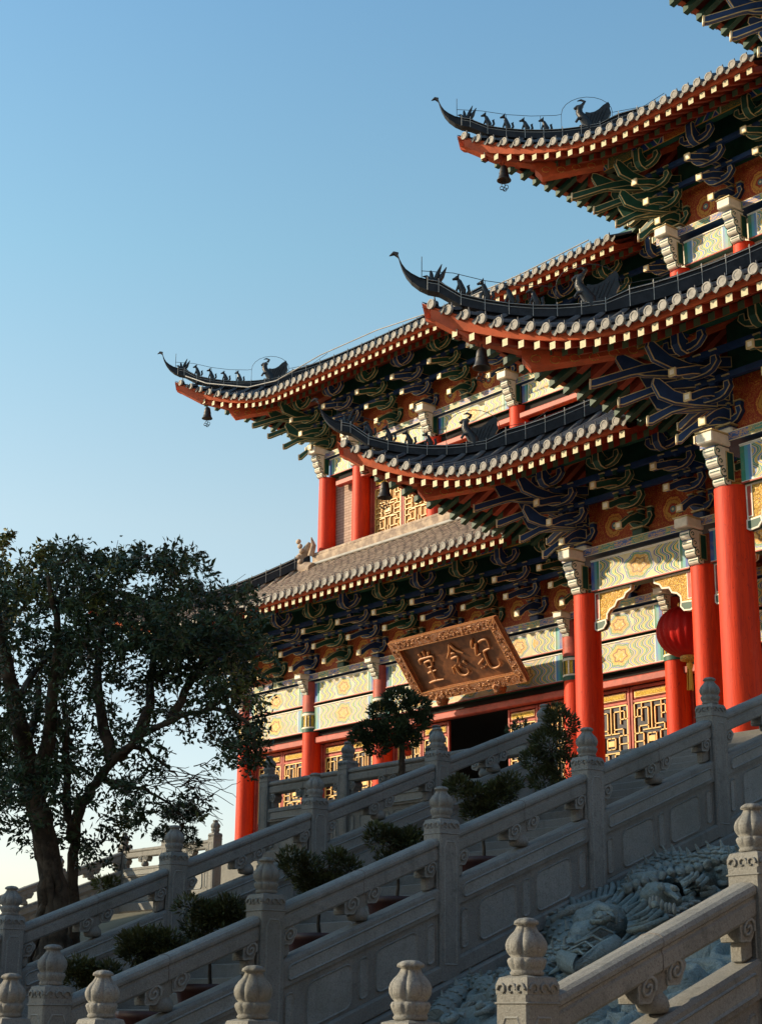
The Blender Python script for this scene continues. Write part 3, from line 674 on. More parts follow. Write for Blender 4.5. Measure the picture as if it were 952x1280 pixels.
def facade(parent, xs, yw, zf, zct, beams, zpl, R, r=.25, fillers=None, paint=None, right=None, first='b', bsp=1.5, drum=True, heads=True, sidelen=0., corner=True, zoff=0.):
    """columns at xs on plane yw, beams = list of (z0,z1,mat), plank top zpl, bracket zone above"""
    for i, x in enumerate(xs):
        column(parent, x, yw, zf, zct if not paint else beams[0][0], r, None, drum)
        if paint:
            p = MB(); za, zb = beams[0][0]-.02, zpl-.2
            for a, b_, mm in ((za,za+.10,'green'),(za+.10,za+.14,'white'),(za+.14,za+.46,'goldyel'),(za+.46,za+.52,'white'),(za+.52,za+.56,'green'),(za+.56,zb,'redwood')):
                p.lathe([(r*(1.0 if mm != 'white' else 1.03),a),(r*(1.0 if mm != 'white' else 1.03),b_)], (x,yw,0), mm, 28)
            for k in range(14):
                a = 2*pi*k/14; p.box((x+cos(a)*r, yw+sin(a)*r, za+.30), (.03,.035,.30), ('blue','green','white')[k % 3], Matrix.Rotation(a, 3, 'Z'))
            p.build('painted_band', parent)
        if heads:
            oh = inst('beam_head', HEAD, parent, (x, yw-r*.55, zct+(0 if not paint else .50))); oh.scale = (1,1,1) if not paint else (.8,.8,.62)
    end = right if right is not None else xs[-1]
    xx = list(xs)+([end] if end > xs[-1]+.3 else [])
    for i in range(len(xx)-1):
        a, b = xx[i]+r*.92, xx[i+1]-(r*.92 if xx[i+1] in xs else 0)
        for z0, z1, mm in beams: beam(parent, a, b, yw-.13, z0, z1, mm)
    # plank with scrollwork
    p = MB(); x0 = xs[0]-.45
    p.box(((x0+end)/2, yw, zpl-.09), (end-x0, .50, .17), 'blue')
    k = x0
    while k < end: p.patface(k, min(k+3, end), yw-.254, zpl-.175, zpl-.005, 'plank'); k += 3
    if sidelen: p.box((xs[0]-.02, yw+sidelen/2, zpl-.092), (.50, sidelen, .168), 'blue')
    p.build('plank', parent)
    # bracket sets and flame panels
    n = max(1, round((end-xs[0])/bsp)); sp = (end-xs[0])/n; col = first
    for i in range(n+1):
        x = xs[0]+sp*i
        if i == 0 and corner:
            inst('bracket_set', BR[(col,1)], parent, (x, yw-.0, zpl+zoff))
        else: inst('bracket_set', BR[(col,0)], parent, (x, yw-.0, zpl+zoff))
        col = 'g' if col == 'b' else 'b'
        if i < n:
            fl = MB(); fl.patface(x+.02, x+sp-.02, yw+.04, zpl, zpl+1.05, 'flame'); fl.build('flame_panel', parent)
    if sidelen:
        m = int(sidelen/bsp)
        for j in range(1, m+1): inst('bracket_set', BR[('g' if j % 2 else 'b',0)], parent, (xs[0], yw+bsp*j, zpl+zoff), -pi/2)
    # backing wall behind brackets, purlin
    bk = MB(); bk.box(((xs[0]+end)/2, yw+.12, zpl+1.25), (end-xs[0], .10, 2.5), 'green'); 
    if sidelen: bk.box((xs[0]+.02, yw+.2+sidelen/2, zpl+1.25), (.1, sidelen, 2.5), 'green')
    for yy, zz in ((-.36,.95),(-.72,1.28)): bk.box(((xs[0]+end)/2, yw+yy, zpl+zz), (end-xs[0]+.7, .09, .11), 'blue')
    bk.build('bracket_backing', parent)
    pu = MB(); yo = yw-1.10; x0 = xs[0]-1.1; k = x0
    pu.box(((x0+end)/2, yo, zpl+1.80), (end-x0, .16, .40), 'green')
    while k < end: pu.patface(k, min(k+3.2, end), yo-.085, zpl+1.60, zpl+2.0, 'purlin'); k += 3.2
    pu.tube([(x0-.3, yo, zpl+2.12), (end, yo, zpl+2.12)], .13, 'green', 10)
    if sidelen: pu.box((xs[0]-1.10, yw-1+sidelen/2, zpl+1.80), (.16, sidelen, .40), 'green')
    pu.build('eave_purlin', parent)

# ---- E / C : the long hall on the left
ZF = 4.15
hall = thing('memorial_hall', 'two-storey temple hall carrying the large carved plaque, farthest of the three buildings', 'temple hall', (-33,28,ZF))
RE = Roof(-39.6, 28., 10.63, 1.2, .9, 4., 2.6, -26.3, 46, 4.0)
RC = Roof(-38.1, 29.6, 17.79, 1.09, 1.13, 3.63, 2.28, -24.3, 46, 6.0)
make_roof(RE, hall, TM='tile_sunlit', PM='tile_sunlit'); make_roof(RC, hall)
XE = [-39.6,-36.54,-33.5,-26.6,-23.55,-20.4,-17.2,-14.0]
facade(hall, XE, 28., ZF, 8.05, [(7.55,8.23,'beam_b'),(8.30,8.90,'beam_a')], 9.12, RE, r=.28, paint=True, right=-10, bsp=1.5, sidelen=9)
XC = [-38.1,-36.5,-33.2,-29.9,-26.6,-23.3]
facade(hall, XC, 29.6, 13.0, 15.58, [(15.58,16.12,'beam_a')], 16.32, RC, r=.275, right=-21, bsp=1.6, drum=False, sidelen=9, first='g')
w = MB(); w.box((-24.8,28.36,8.6), (29.4,.16,2.6), 'redwood'); w.box((-39.6+.05,38,7.4), (.3,19.6,5.3), 'brick')
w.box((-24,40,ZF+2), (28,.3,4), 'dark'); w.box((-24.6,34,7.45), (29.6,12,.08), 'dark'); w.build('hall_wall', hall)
w = MB(); w.box((-37.3,29.86,14.55), (1.3,.2,3.1), 'brick'); w.lathe([(.22,0),(.22,.02)], (-37.35,29.6,13.15), 'dark', 18, axis=Matrix.Rotation(pi/2, 3, 'X')); w.build('brick_wall', hall)
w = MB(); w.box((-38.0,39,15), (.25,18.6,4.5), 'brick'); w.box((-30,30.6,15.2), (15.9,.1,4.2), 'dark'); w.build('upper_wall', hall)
fr = MB(); fr.cbox((-31.6,28.0,7.30), (15.9,.20,.17), 'redwood', .02); fr.cbox((-16.8,28.0,7.30), (13.4,.20,.17), 'redwood', .02); fr.box((-24.8,28.1,7.47), (29.4,.1,.16), 'dark'); fr.build('lintel', hall)
fr = MB(); fr.cbox((-29.,29.52,15.27), (17,.20,.16), 'redwood', .02); fr.box((-29,29.6,15.45), (17,.1,.2), 'dark'); fr.build('upper_lintel', hall)
def bay(parent, xa, xb, y, z0, z1, n, skip=(), back='glass', low=.34):
    for x in (xa+.06, xb-.06):
        f = MB(); f.cbox((x, y, (z0+z1)/2), (.12,.14,z1-z0), 'redwood', .015); f.build('door_jamb', parent)
    W = (xb-xa-.24)/n
    for i in range(n):
        if i in skip: continue
        door_leaf(parent, xa+.12+W*i+.01, xa+.12+W*(i+1)-.01, y, z0, z1-.0, back, low)
for i in range(len(XE)-1):
    a, b = XE[i]+.20, XE[i+1]-.20
    if i == 2: bay(hall, a, b, 28.17, ZF+.08, 7.21, 6, (2,3), low=1.0)
    else: bay(hall, a, b, 28.17, ZF+.08, 7.21, 2, low=1.0)
for i in range(1, 5): bay(hall, XC[i]+.2, XC[i+1]-.2, 29.80, 13.05, 15.19, 2 if i == 1 else 3, back='ochre', low=.36)
# ridge band where the lower roof meets the upper wall, with a dragon head at its end
rb = MB(); rb.cbox((-31.2,29.22,12.93), (13.9,.26,.34), 'tile_sunlit', .03); rb.tube([(-38.2,29.2,13.14),(-24.2,29.2,13.14)], .085, 'tile_sunlit', 8)
rb.cbox((-31.2,29.10,12.84), (13.9,.12,.08), 'mortar', .02); rb.build('wall_ridge', hall)
dh = MB(); o = Vector((-38.45,29.05,12.55))
dh.tube([o+Vector(p) for p in ((.45,0,.1),(.1,0,.18),(-.15,0,.30),(-.10,0,.62),(.10,0,.80),(.22,0,.98))], [.22,.24,.22,.17,.13,.05], 'tile_sunlit', 9)
dh.tube([o+Vector(p) for p in ((-.25,0,.25),(-.42,0,.35),(-.5,0,.52))], [.14,.11,.05], 'tile_sunlit', 7); dh.tube([o+Vector(p) for p in ((-.22,0,.12),(-.40,0,.08),(-.48,0,-.02))], [.10,.08,.04], 'tile_sunlit', 7)
for k in range(6): dh.ell(o+Vector((.05-.08*(k % 3), -.16, .25+.16*k)), (.10,.06,.08), 'tile_sunlit', 8)
dh.tube([o+Vector((.3,0,.55)), o+Vector((.42,0,.85)), o+Vector((.30,0,1.12))], [.10,.08,.02], 'tile_sunlit', 7); dh.build('ridge_dragon_head', hall)

# ---- D / A : the side pavilion in the middle
pav = thing('side_pavilion', 'two-storey pavilion with the round red lantern, between far hall and nearest porch', 'pavilion', (-20,25.2,ZF))
RD = Roof(-23.55, 25.2, 10.73, 1.38, .85, 4.0, 2.91, -19.7, 28.2, 4.6)
RA = Roof(-21.95, 26.8, 18.37, 1.10, 1.01, 4.22, 2.47, -18.0, 40, 6.0)
make_roof(RD, pav); make_roof(RA, pav)
facade(pav, [-23.55,-20.4,-17.2], 25.2, ZF, 8.54, [(8.54,9.22,'beam_a')], 9.47, RD, r=.29, bsp=1.57, sidelen=2.8, first='b')
facade(pav, [-21.95,-20.2,-17.0], 26.8, 13.3, 15.88, [(15.88,16.47,'beam_b')], 16.76, RA, r=.25, right=-14.5, bsp=1.6, drum=False, sidelen=9, first='g')
for x0, sg in ((-23.55+.27,1),(-20.4-.27,-1),(-20.4+.27,1),(-17.2-.27,-1)):
    o = inst('corbel', CORB, pav, (x0, 25.2, 8.54)); o.scale = (sg, 1, 1)
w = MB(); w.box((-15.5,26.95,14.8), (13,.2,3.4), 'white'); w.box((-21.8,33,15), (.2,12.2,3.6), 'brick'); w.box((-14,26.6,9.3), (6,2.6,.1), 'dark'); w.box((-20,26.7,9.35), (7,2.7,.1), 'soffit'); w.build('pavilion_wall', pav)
w = MB()
for a, b in ((-18.9,-17.9),(-17.7,-16.9)):
    w.cbox(((a+b)/2,26.80,15.55), (b-a,.12,.7), 'redwood', .02); w.box(((a+b)/2,26.73,15.55), (b-a-.12,.02,.56), 'glass')
w.build('window', pav)

# ---- B / upper B : the front porch at the right edge
por = thing('front_porch', 'nearest temple porch with a thick red corner column, at the right edge', 'temple porch', (-14,22,ZF))
RB = Roof(-17.13, 22., 10.96, 1.35, 1.05, 4.34, 2.69, -8.6, 24.9, 4.3)
RBU = Roof(-15.5, 23.6, 18.45, 1.2, 1.0, 4.2, 2.25, -8.6, 30, 6.0)
make_roof(RB, por); make_roof(RBU, por)
facade(por, [-17.13,-13.0], 22., ZF, 8.68, [(8.68,9.38,'beam_b')], 9.62, RB, r=.33, right=-9, bsp=1.65, sidelen=2.8, first='b')
facade(por, [-15.5,-12.3], 23.6, 13.4, 15.88, [(15.88,16.47,'beam_a')], 16.76, RBU, r=.26, right=-9, bsp=1.6, drum=False, sidelen=6, first='b')
for x0, sg in ((-17.13+.31,1),(-13-.31,-1)):
    o = inst('corbel', CORB, por, (x0, 22, 8.68)); o.scale = (sg, 1, 1)
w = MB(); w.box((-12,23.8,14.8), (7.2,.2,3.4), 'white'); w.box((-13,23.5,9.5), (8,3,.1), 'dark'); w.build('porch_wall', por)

for R_, lb in ((RA,'dark bell hanging under the highest visible roof corner against the blue sky'), (RB,'largest dark bell, under the corner of the nearest lower roof'),
               (RC,'dark bell under the far left roof corner against pale sky'), (RD,'dark bell hanging in front of the gold lattice window')): make_bell(R_, lb)

# ================================================================== PLAQUE
def plaque():
    BL, BR_, TL = Vector((-31.21,27.35,7.68)), Vector((-27.53,27.35,7.68)), Vector((-31.21,26.36,8.95))
    X = Vector((1,0,0)); Y = (TL-BL).normalized(); N = X.cross(Y)*1; W = 3.68; H = (TL-BL).length
    t = thing('name_plaque', 'large leaning carved wooden plaque with three gold characters in a gilt frame', 'plaque', BL+X*W/2)
    N = Y.cross(X).normalized()
    if N.y > 0: N = -N
    N = N  # outward, facing down and front
    def P(x, y, n=0): return BL+X*x+Y*y+N*n
    b = MB(); b.prism([(0,0),(W,0),(W,H),(0,H)], BL-N*.06, X, Y, N, .10, 'plaque'); b.build('board', t)
    f = MB(); fw = .20
    def quad(a, b_, c, d): 
        f.prism([a,b_,c,d], BL+N*.05, X, Y, N, .13, 'frame', 'letter', .018)
    e = -.06
    quad((e,e),(W-e,e),(W-fw,fw),(fw,fw)); quad((W-e,e),(W-e,H-e),(W-fw,H-fw),(W-fw,fw)); quad((W-e,H-e),(e,H-e),(fw,H-fw),(W-fw,H-fw)); quad((e,H-e),(e,e),(fw,fw),(fw,H-fw))
    rr = random.Random(3)
    for k in range(150):      # carved cloud relief
        s = rr.random()
        if rr.random() < .7: x, y = rr.uniform(0,W), rr.choice((rr.uniform(0,.14), H-rr.uniform(0,.14)))
        else: x, y = rr.choice((rr.uniform(0,.14), W-rr.uniform(0,.14))), rr.uniform(0,H)
        q = P(x, y, .115); a0 = rr.random()*6
        f.tube([q+X*(.05*cos(a0+i)*(1-i*.1))+Y*(.04*sin(a0+i)*(1-i*.1)) for i in range(6)], [.008,.016,.018,.016,.012,.006], 'letter' if k % 3 else 'frame', 5)
    f.build('frame', t)
    for x in (.72, 2.75):
        k = MB(); q = P(x, -.08, .08); k.lathe([(.02,-.16),(.12,-.15),(.15,-.08),(.15,.04),(.11,.10),(.02,.11)], q, 'frame', 12, lob=lambda a, i: 1+.12*cos(6*a), axis=Matrix.Rotation(pi/2, 3, 'X')); k.lathe([(.06,0),(.05,.16),(.01,.18)], q, 'letter', 10, axis=Matrix.Rotation(pi/2, 3, 'X')); k.build('peg', t)
    # characters, written right to left
    tang = [[(.50,.98),(.50,.80)],[(.24,.92),(.32,.80)],[(.76,.92),(.66,.80)],[(.14,.62),(.16,.74),(.50,.77),(.86,.76),(.80,.62)],
            [(.34,.64),(.36,.48)],[(.34,.64),(.66,.66),(.62,.50),(.38,.48)],[(.28,.32),(.72,.36)],[(.50,.46),(.50,.06)],[(.14,.04),(.50,.07),(.88,.06)]]
    nian = [[(.50,1.0),(.36,.80),(.10,.62)],[(.52,.96),(.70,.78),(.94,.66)],[(.40,.72),(.56,.70)],[(.30,.58),(.62,.60),(.50,.44)],
            [(.16,.34),(.10,.14)],[(.30,.38),(.36,.12),(.60,.04),(.82,.12),(.78,.24)],[(.50,.36),(.56,.26)],[(.76,.44),(.88,.32)]]
    ji = [[(.26,.98),(.10,.76),(.30,.72)],[(.34,.84),(.14,.52),(.36,.54)],[(.06,.26),(.20,.32),(.38,.40)],[(.10,.14),(.14,.10)],[(.24,.16),(.27,.12)],[(.36,.20),(.40,.16)],
          [(.50,.86),(.74,.90),(.90,.86),(.86,.62)],[(.54,.58),(.86,.62)],[(.54,.60),(.50,.24),(.60,.08),(.86,.08),(1.02,.16),(1.0,.30)]]
    for cx, ch, nm in ((.86, tang, 'character'), (1.84, nian, 'character'), (2.80, ji, 'character')):
        b = MB(); sc = .86; 
        for st in ch:
            pts = []
            if len(st) == 2: st = [st[0], ((st[0][0]+st[1][0])/2+.01, (st[0][1]+st[1][1])/2+.01), st[1]]
            for i in range(len(st)-1):
                for k in range(4):
                    u = k/4; p0 = st[max(i-1,0)]; p1 = st[i]; p2 = st[i+1]; p3 = st[min(i+2,len(st)-1)]
                    pts.append(tuple(.5*(2*p1[j]+(p2[j]-p0[j])*u+(2*p0[j]-5*p1[j]+4*p2[j]-p3[j])*u*u+(-p0[j]+3*p1[j]-3*p2[j]+p3[j])*u**3) for j in (0,1)))
            pts.append(st[-1]); n = len(pts)
            b.tube([P(cx+(x-.5)*sc*.82+.06*(y-.5), H/2+(y-.5)*sc*1.06, .03) for x, y in pts], [.027*(1.3-.85*abs(i/(n-1)-.25)) for i in range(n)], 'letter', 8)
        b.build(nm, t)
plaque()

# ================================================================== LANTERN
lc = Vector((-22.0,26.55,7.72)); t = thing('paper_lantern', 'round ribbed red lantern with a yellow tassel hanging in the porch', 'lantern', lc-Vector((0,0,1.3)))
b = MB(); b.lathe([(.18 if i in (0,16) else .66*sin(pi*(i+.9)/17.8), -.52*cos(pi*i/16)) for i in range(17)], lc, 'silk', 96, lob=lambda a, i: 1-.045*abs(cos(12*a))**6); b.build('lamp_shade', t)
b = MB(); b.lathe([(.19,-.52),(.19,-.60),(.15,-.61)], lc, 'gold', 20); b.lathe([(.15,.60),(.19,.60),(.19,.50)], lc, 'gold', 20); b.build('collar', t)
b = MB()
for k in range(26):
    a = k*2.4; r0 = .05*sqrt((k % 7)/7); b.tube([lc+Vector((r0*cos(a), r0*sin(a), -.60)), lc+Vector((r0*1.6*cos(a), r0*1.6*sin(a), -1.22))], .012, 'tassel', 4)
b.lathe([(.06,-.66),(.07,-.72),(.05,-.78)], lc, 'tassel', 10); b.build('tassel', t)
b = MB(); b.tube([lc+Vector((0,0,.58)), lc+Vector((0,0,1.55))], .012, 'wire', 5); b.build('cord', t)

# ================================================================== BALUSTRADES
SL, SP = .393, 2.0
def finial_mesh():
    b = MB(); lob = lambda a, i: 1+(-.17*(1-abs(sin(3.5*a)))**2.2*(1 if 9 <= i <= 13 else .55)+.03 if 8 <= i <= 15 else (-.10*(1-abs(sin(5*a)))**2 if 4 <= i <= 6 else (.06*cos(6*a) if i >= 16 else 0)))
    prof = [(.085,0),(.094,.012),(.085,.024),(.088,.03),(.100,.05),(.108,.075),(.100,.090),(.084,.094),(.098,.110),(.110,.135),(.112,.160),(.104,.185),(.086,.210),(.066,.230),(.054,.250),(.050,.262),(.070,.268),(.066,.284),(.044,.298),(.012,.303)]
    b.lathe(prof, (0,0,0), 'stone', 84, lob=lob)
    o = b.build('finial', None, Vector((0,0,0))); me = o.data; bpy.data.objects.remove(o); return me
FIN = finial_mesh()
def post_mesh(h=1.48):
    b = MB(); w = .245
    b.cbox((0,0,-.045-h/2+.0), (w,w,h-.09), 'stone', .014)
    b.cbox((0,0,-.145), (w+.014,w+.014,.012), 'stone', .005)
    # cloud-carved head band
    b.lathe([(w*.69,-.10),(w*.70,-.05),(w*.62,-.012),(w*.40,0)], (0,0,0), 'stone', 4, axis=Matrix.Rotation(pi/4, 3, 'Z'), smooth=False)
    for k in range(4):
        R = Matrix.Rotation(k*pi/2, 3, 'Z')
        for x in (-.068, 0.001, .068):
            pts = [R @ Vector((x+(.038-.0045*i)*cos(i*.8)*(1 if x > 0 else -1), -w/2-.002, -.075+(.038-.004*i)*sin(i*.8))) for i in range(8)]
            b.tube(pts, [.009,.009,.008,.008,.007,.006,.005,.003], 'stone', 6)
        # recessed face framed by a raised line
        a, t0, b0 = w*.30, -.22, -h+.16
        pl = [(-a,b0),(a,b0),(a,t0-.06),(a*.6,t0),( -a*.6,t0),(-a,t0-.06)]; ip = insetpoly(pl, .012)
        vs = [R @ Vector((p[0], -w/2-.007, p[1])) for p in pl]+[R @ Vector((p[0], -w/2+.002, p[1])) for p in ip]+[R @ Vector((p[0], -w/2-.001, p[1])) for p in insetpoly(pl,-.008)]
        n = len(pl); b.add(vs, [(i, (i+1) % n, n+(i+1) % n, n+i) for i in range(n)]+[(2*n+i, 2*n+(i+1) % n, (i+1) % n, i) for i in range(n)], 'stone_l')
        b.add(vs, [tuple(range(n, 2*n))], 'stone')
    o = b.build('newel_post', None, Vector((0,0,0))); me = o.data; bpy.data.objects.remove(o); return me
POST = post_mesh()
def shear(b, m):
    for v in b.v: v.z += m*v.x
def rounded(x0, x1, z0, z1, r, n=4):
    pl = []
    for cx, cz, a0 in ((x1-r,z1-r,0),(x0+r,z1-r,90),(x0+r,z0+r,180),(x1-r,z0+r,270)):
        for i in range(n+1): a = radians(a0+90*i/n); pl.append((cx+r*cos(a), cz+r*sin(a)))
    return pl
def seg_meshes(Ls, m):
    """one bay of balustrade along +x from 0 to Ls, z measured from the finial top line; m = slope"""
    h = MB(); a, b_ = .115, Ls-.115
    prof = [(-.075,-.66),(-.092,-.64),(-.092,-.56),(-.080,-.545),(-.080,-.53),(-.100,-.515),(-.104,-.49),(-.092,-.463),(-.062,-.447),(0,-.440),(.062,-.447),(.092,-.463),(.104,-.49),(.100,-.515),(.080,-.53),(.080,-.545),(.092,-.56),(.092,-.64),(.075,-.66)]
    n = len(prof)
    xs = [a, a+.02, b_-.02, b_]
    vs = []
    for i, x in enumerate(xs):
        k = .93 if i in (0,3) else 1
        vs += [Vector((x, y*k, -.55+(z+.55)*k)) for y, z in prof]
    h.add(vs, [(i*n+j, i*n+(j+1) % n, (i+1)*n+(j+1) % n, (i+1)*n+j) for i in range(3) for j in range(n)]+[tuple(range(n)), tuple(3*n+j for j in range(n))], 'stone')
    for xx in (Ls*.5,):
        h.tube([(xx, y*1.012, -.55+(z+.55)*1.012) for y, z in prof], .004, 'step', 4, cap=False)
    shear(h, m)
    c = MB()
    def spiral(cx, cz, r, sg):
        for sd in (-1, 1):
            c.tube([(cx+sg*(r*.82)*(1-i/15)*cos(i*.72-.5), sd*.082, cz+(r*.82)*(1-i/15)*sin(i*.72-.5)) for i in range(14)], .011, 'stone_l', 5)
        pl = [(r*(1+.10*cos(5*t))*cos(t), r*(1+.10*cos(5*t))*sin(t)) for t in [2*pi*i/20 for i in range(20)]]
        c.prism(pl, (cx,0,cz), (1,0,0), (0,0,1), (0,1,0), .155, 'stone', 'stone_l', .012)
    mid = Ls/2
    spiral(mid-.125, -.70, .085, 1); spiral(mid+.125, -.69, .085, -1); spiral(a+.085, -.72, .078, -1); spiral(b_-.085, -.70, .078, 1)
    c.prism([(mid-.13,-.70),(mid-.05,-.62),(mid+.05,-.62),(mid+.13,-.70),(mid+.05,-.77),(mid-.05,-.77)], (0,0,0), (1,0,0), (0,0,1), (0,1,0), .13, 'stone')
    shear(c, m)
    for cx in (mid,):
        c.lathe([(.055,-.885),(.085,-.875),(.098,-.84),(.088,-.80),(.06,-.765),(.05,-.74)], (cx,0,m*cx), 'stone', 16)
    for cx in (a+.06, b_-.06): c.cbox((cx,0,-.82+m*cx), (.10,.11,.16), 'stone', .02, sh=m)
    p = MB()
    # coping
    pr = [(-.105,-1.125),(-.105,-.925),(-.085,-.90),(.085,-.90),(.105,-.925),(.105,-1.125)]
    vs = [Vector((x, y, z)) for x in (a-.02, b_+.02) for y, z in pr]; k = 6
    p.add(vs, [(j, (j+1) % k, k+(j+1) % k, k+j) for j in range(k)]+[tuple(range(k)), tuple(range(k,2*k))], 'stone')
    p.box((Ls/2,0,-1.36), (b_-a+.02,.15,.50), 'stone')
    p.cbox((Ls/2,0,-1.67), (b_-a+.04,.24,.16), 'stone', .02); p.cbox((Ls/2,0,-1.86), (b_-a+.3,.34,.22), 'stone', .02)
    for sd in (-1, 1):
        def ringed(pl, y, d):
            ip = insetpoly(pl, .014); n = len(pl); o = insetpoly(pl, -.010)
            vs = [Vector((q[0], sd*(y+.018), q[1])) for q in pl]+[Vector((q[0], sd*(y+d), q[1])) for q in ip]+[Vector((q[0], sd*(y-.002), q[1])) for q in o]
            fs = [(i, (i+1) % n, n+(i+1) % n, n+i) for i in range(n)]+[(2*n+i, 2*n+(i+1) % n, (i+1) % n, i) for i in range(n)]
            p.add(vs, fs, 'stone_l'); p.add(vs, [tuple(range(n, 2*n))], 'stone_l' if d > 0 else 'stone')
        ringed(rounded(a+.06, b_-.06, -1.085, -.965, .035), .105, -.004 if False else .002)
        W = b_-a
        for f0, f1, z0, z1 in ((.03,.075,-1.54,-1.20),(.16,.43,-1.56,-1.19),(.48,.53,-1.54,-1.20),(.585,.855,-1.56,-1.19),(.925,.97,-1.54,-1.20)):
            ringed(rounded(a+W*f0, a+W*f1, z0, z1, min(.07, W*(f1-f0)*.42)), .075, .006)
    shear(p, m)
    out = []
    for b, nm in ((h,'handrail'),(c,'cloud_support'),(p,'railing_panel')):
        o = b.build(nm, None, Vector((0,0,0))); out.append((nm, o.data)); bpy.data.objects.remove(o)
    return out
SEG = {}
def balustrade(label, p0, d, n, m, Ls=SP, name='balustrade', posts=None, lower=None, postdz=None, group=None, skip=()):
    """p0 = top of the first finial, d = plan direction, n bays"""
    t = thing(name, label, 'balustrade', Vector(p0)-Vector((0,0,1.8)), group); rz = atan2(d[1], d[0])
    key = (round(Ls,3), m)
    if key not in SEG: SEG[key] = seg_meshes(Ls, m)
    for k in range(n+1):
        q = Vector(p0)+Vector((d[0]*Ls*k, d[1]*Ls*k, m*Ls*k))
        if k not in skip:
            po = inst('newel_post', POST, t, q-Vector((0,0,.303))+Vector((0,0,(postdz or {}).get(k,0))), rz)
            inst('finial', FIN, po, q-Vector((0,0,.303))+Vector((0,0,(postdz or {}).get(k,0))), rz+.3)
        if k < n:
            for nm, me in SEG[key]: inst(nm, me, t, q, rz)
    return t
Y0, Z0 = 6.62, .54
balustrade('sunlit granite stair balustrade in the foreground, right of the carved dragon slab', (-6.70,Y0,Z0), (0,1), 5, SL)
balustrade('long shaded granite stair balustrade running up directly beside the carved slab on its far side', (-11.85,Y0,Z0), (0,1), 7, SL)
balustrade('shaded granite stair balustrade beyond the potted shrubs, passing in front of the big tree trunk', (-16.39,Y0+.0,Z0), (0,1), 5, SL, postdz={5:-.23})
balustrade('level granite balustrade along the terrace edge in front of the left hall', (-22.9,16.66,4.24), (1,0), 3, 0., 2.1, skip=(3,))
# lower balustrade row across the foot of the slab
t = thing('balustrade', 'low row of granite posts with lotus-bud finials crossing the bottom edge of the photo', 'balustrade', (-9,6,-1.2))
rowx = [-13.1,-11.32,-10.05,-8.35,-6.94]
for i, x in enumerate(rowx):
    q = Vector((x, 6.0, .305)); po = inst('newel_post', POST, t, q-Vector((0,0,.303))); inst('finial', FIN, po, q-Vector((0,0,.303)), .2*i)
    if i < len(rowx)-1:
        for nm, me in seg_meshes(rowx[i+1]-x, 0.): inst(nm, me, t, q-Vector((0,0,.12)))
# far stair balustrade
balustrade('distant sunlit stair balustrade seen behind the tree trunks at the left', (-37.0,18.9,3.1), (0,1), 2, .38, 1.8)
balustrade('short level balustrade joining the head of the distant stairs', (-37.0,22.5,4.46), (1,0), 2, 0., 2.0)

# ================================================================== STAIRS, TERRACES, GROUND
def fz(y): return Z0-1.62+SL*(y-Y0)
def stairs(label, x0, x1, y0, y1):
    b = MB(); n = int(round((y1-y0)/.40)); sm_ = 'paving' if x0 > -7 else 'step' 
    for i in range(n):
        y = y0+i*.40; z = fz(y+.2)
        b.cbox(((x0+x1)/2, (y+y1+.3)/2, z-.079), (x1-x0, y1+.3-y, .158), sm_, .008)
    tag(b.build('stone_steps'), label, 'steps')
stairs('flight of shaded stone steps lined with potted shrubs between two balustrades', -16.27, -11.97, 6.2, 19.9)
stairs('flight of stone steps to the right of the sunlit foreground balustrade', -6.58, -1.5, 6.2, 19.9)
def structure(name, mb): return tag(mb.build(name), kind='structure')
b = MB(); b.add([(-900,-900,-1.25),(900,-900,-1.25),(900,900,-1.25),(-900,900,-1.25)], [(0,1,2,3)], 'earth'); structure('ground', b)
b = MB(); b.add([(-60,-40,-1.246),(30,-40,-1.246),(30,60,-1.246),(-60,60,-1.246)], [(0,1,2,3)], 'paving'); structure('pavement', b)
b = MB(); b.box((-9.3,6.3,-1.22), (16,.6,.05), 'step'); structure('landing', b)
b = MB(); b.cbox((-19.3,18.85,.75), (7.3,4.2,4.0), 'stone', .03); b.cbox((-23.1,18.85,.62), (.5,4.2,3.74), 'stone', .03)
structure('terrace', b)
b = MB(); b.cbox((-26,39.2,ZF-3), (33.5,25.0,6.0), 'stone', .03); b.cbox((-13.3,24.2,ZF-3.004), (9.6,8.4,6.0), 'stone', .03); b.cbox((-21.3,25.8,ZF-3.008), (7.4,2.5,6.0), 'stone', .03)
structure('hall_platform', b)
# sloping garden bed beyond the third balustrade
b = MB(); b.add([(-16.6,6,-1.1),(-30,6,-1.1),(-30,16.5,1.8),(-16.6,16.5,1.9),(-16.6,6,-1.3),(-30,6,-1.3),(-30,16.5,-1.3),(-16.6,16.5,-1.3)], [(0,1,2,3),(0,4,5,1),(0,3,7,4),(1,5,6,2)], 'earth'); structure('garden_bed', b)
b = MB(); b.box((-14.1,13.5,-.9), (4.2,14.0,.3), 'step')
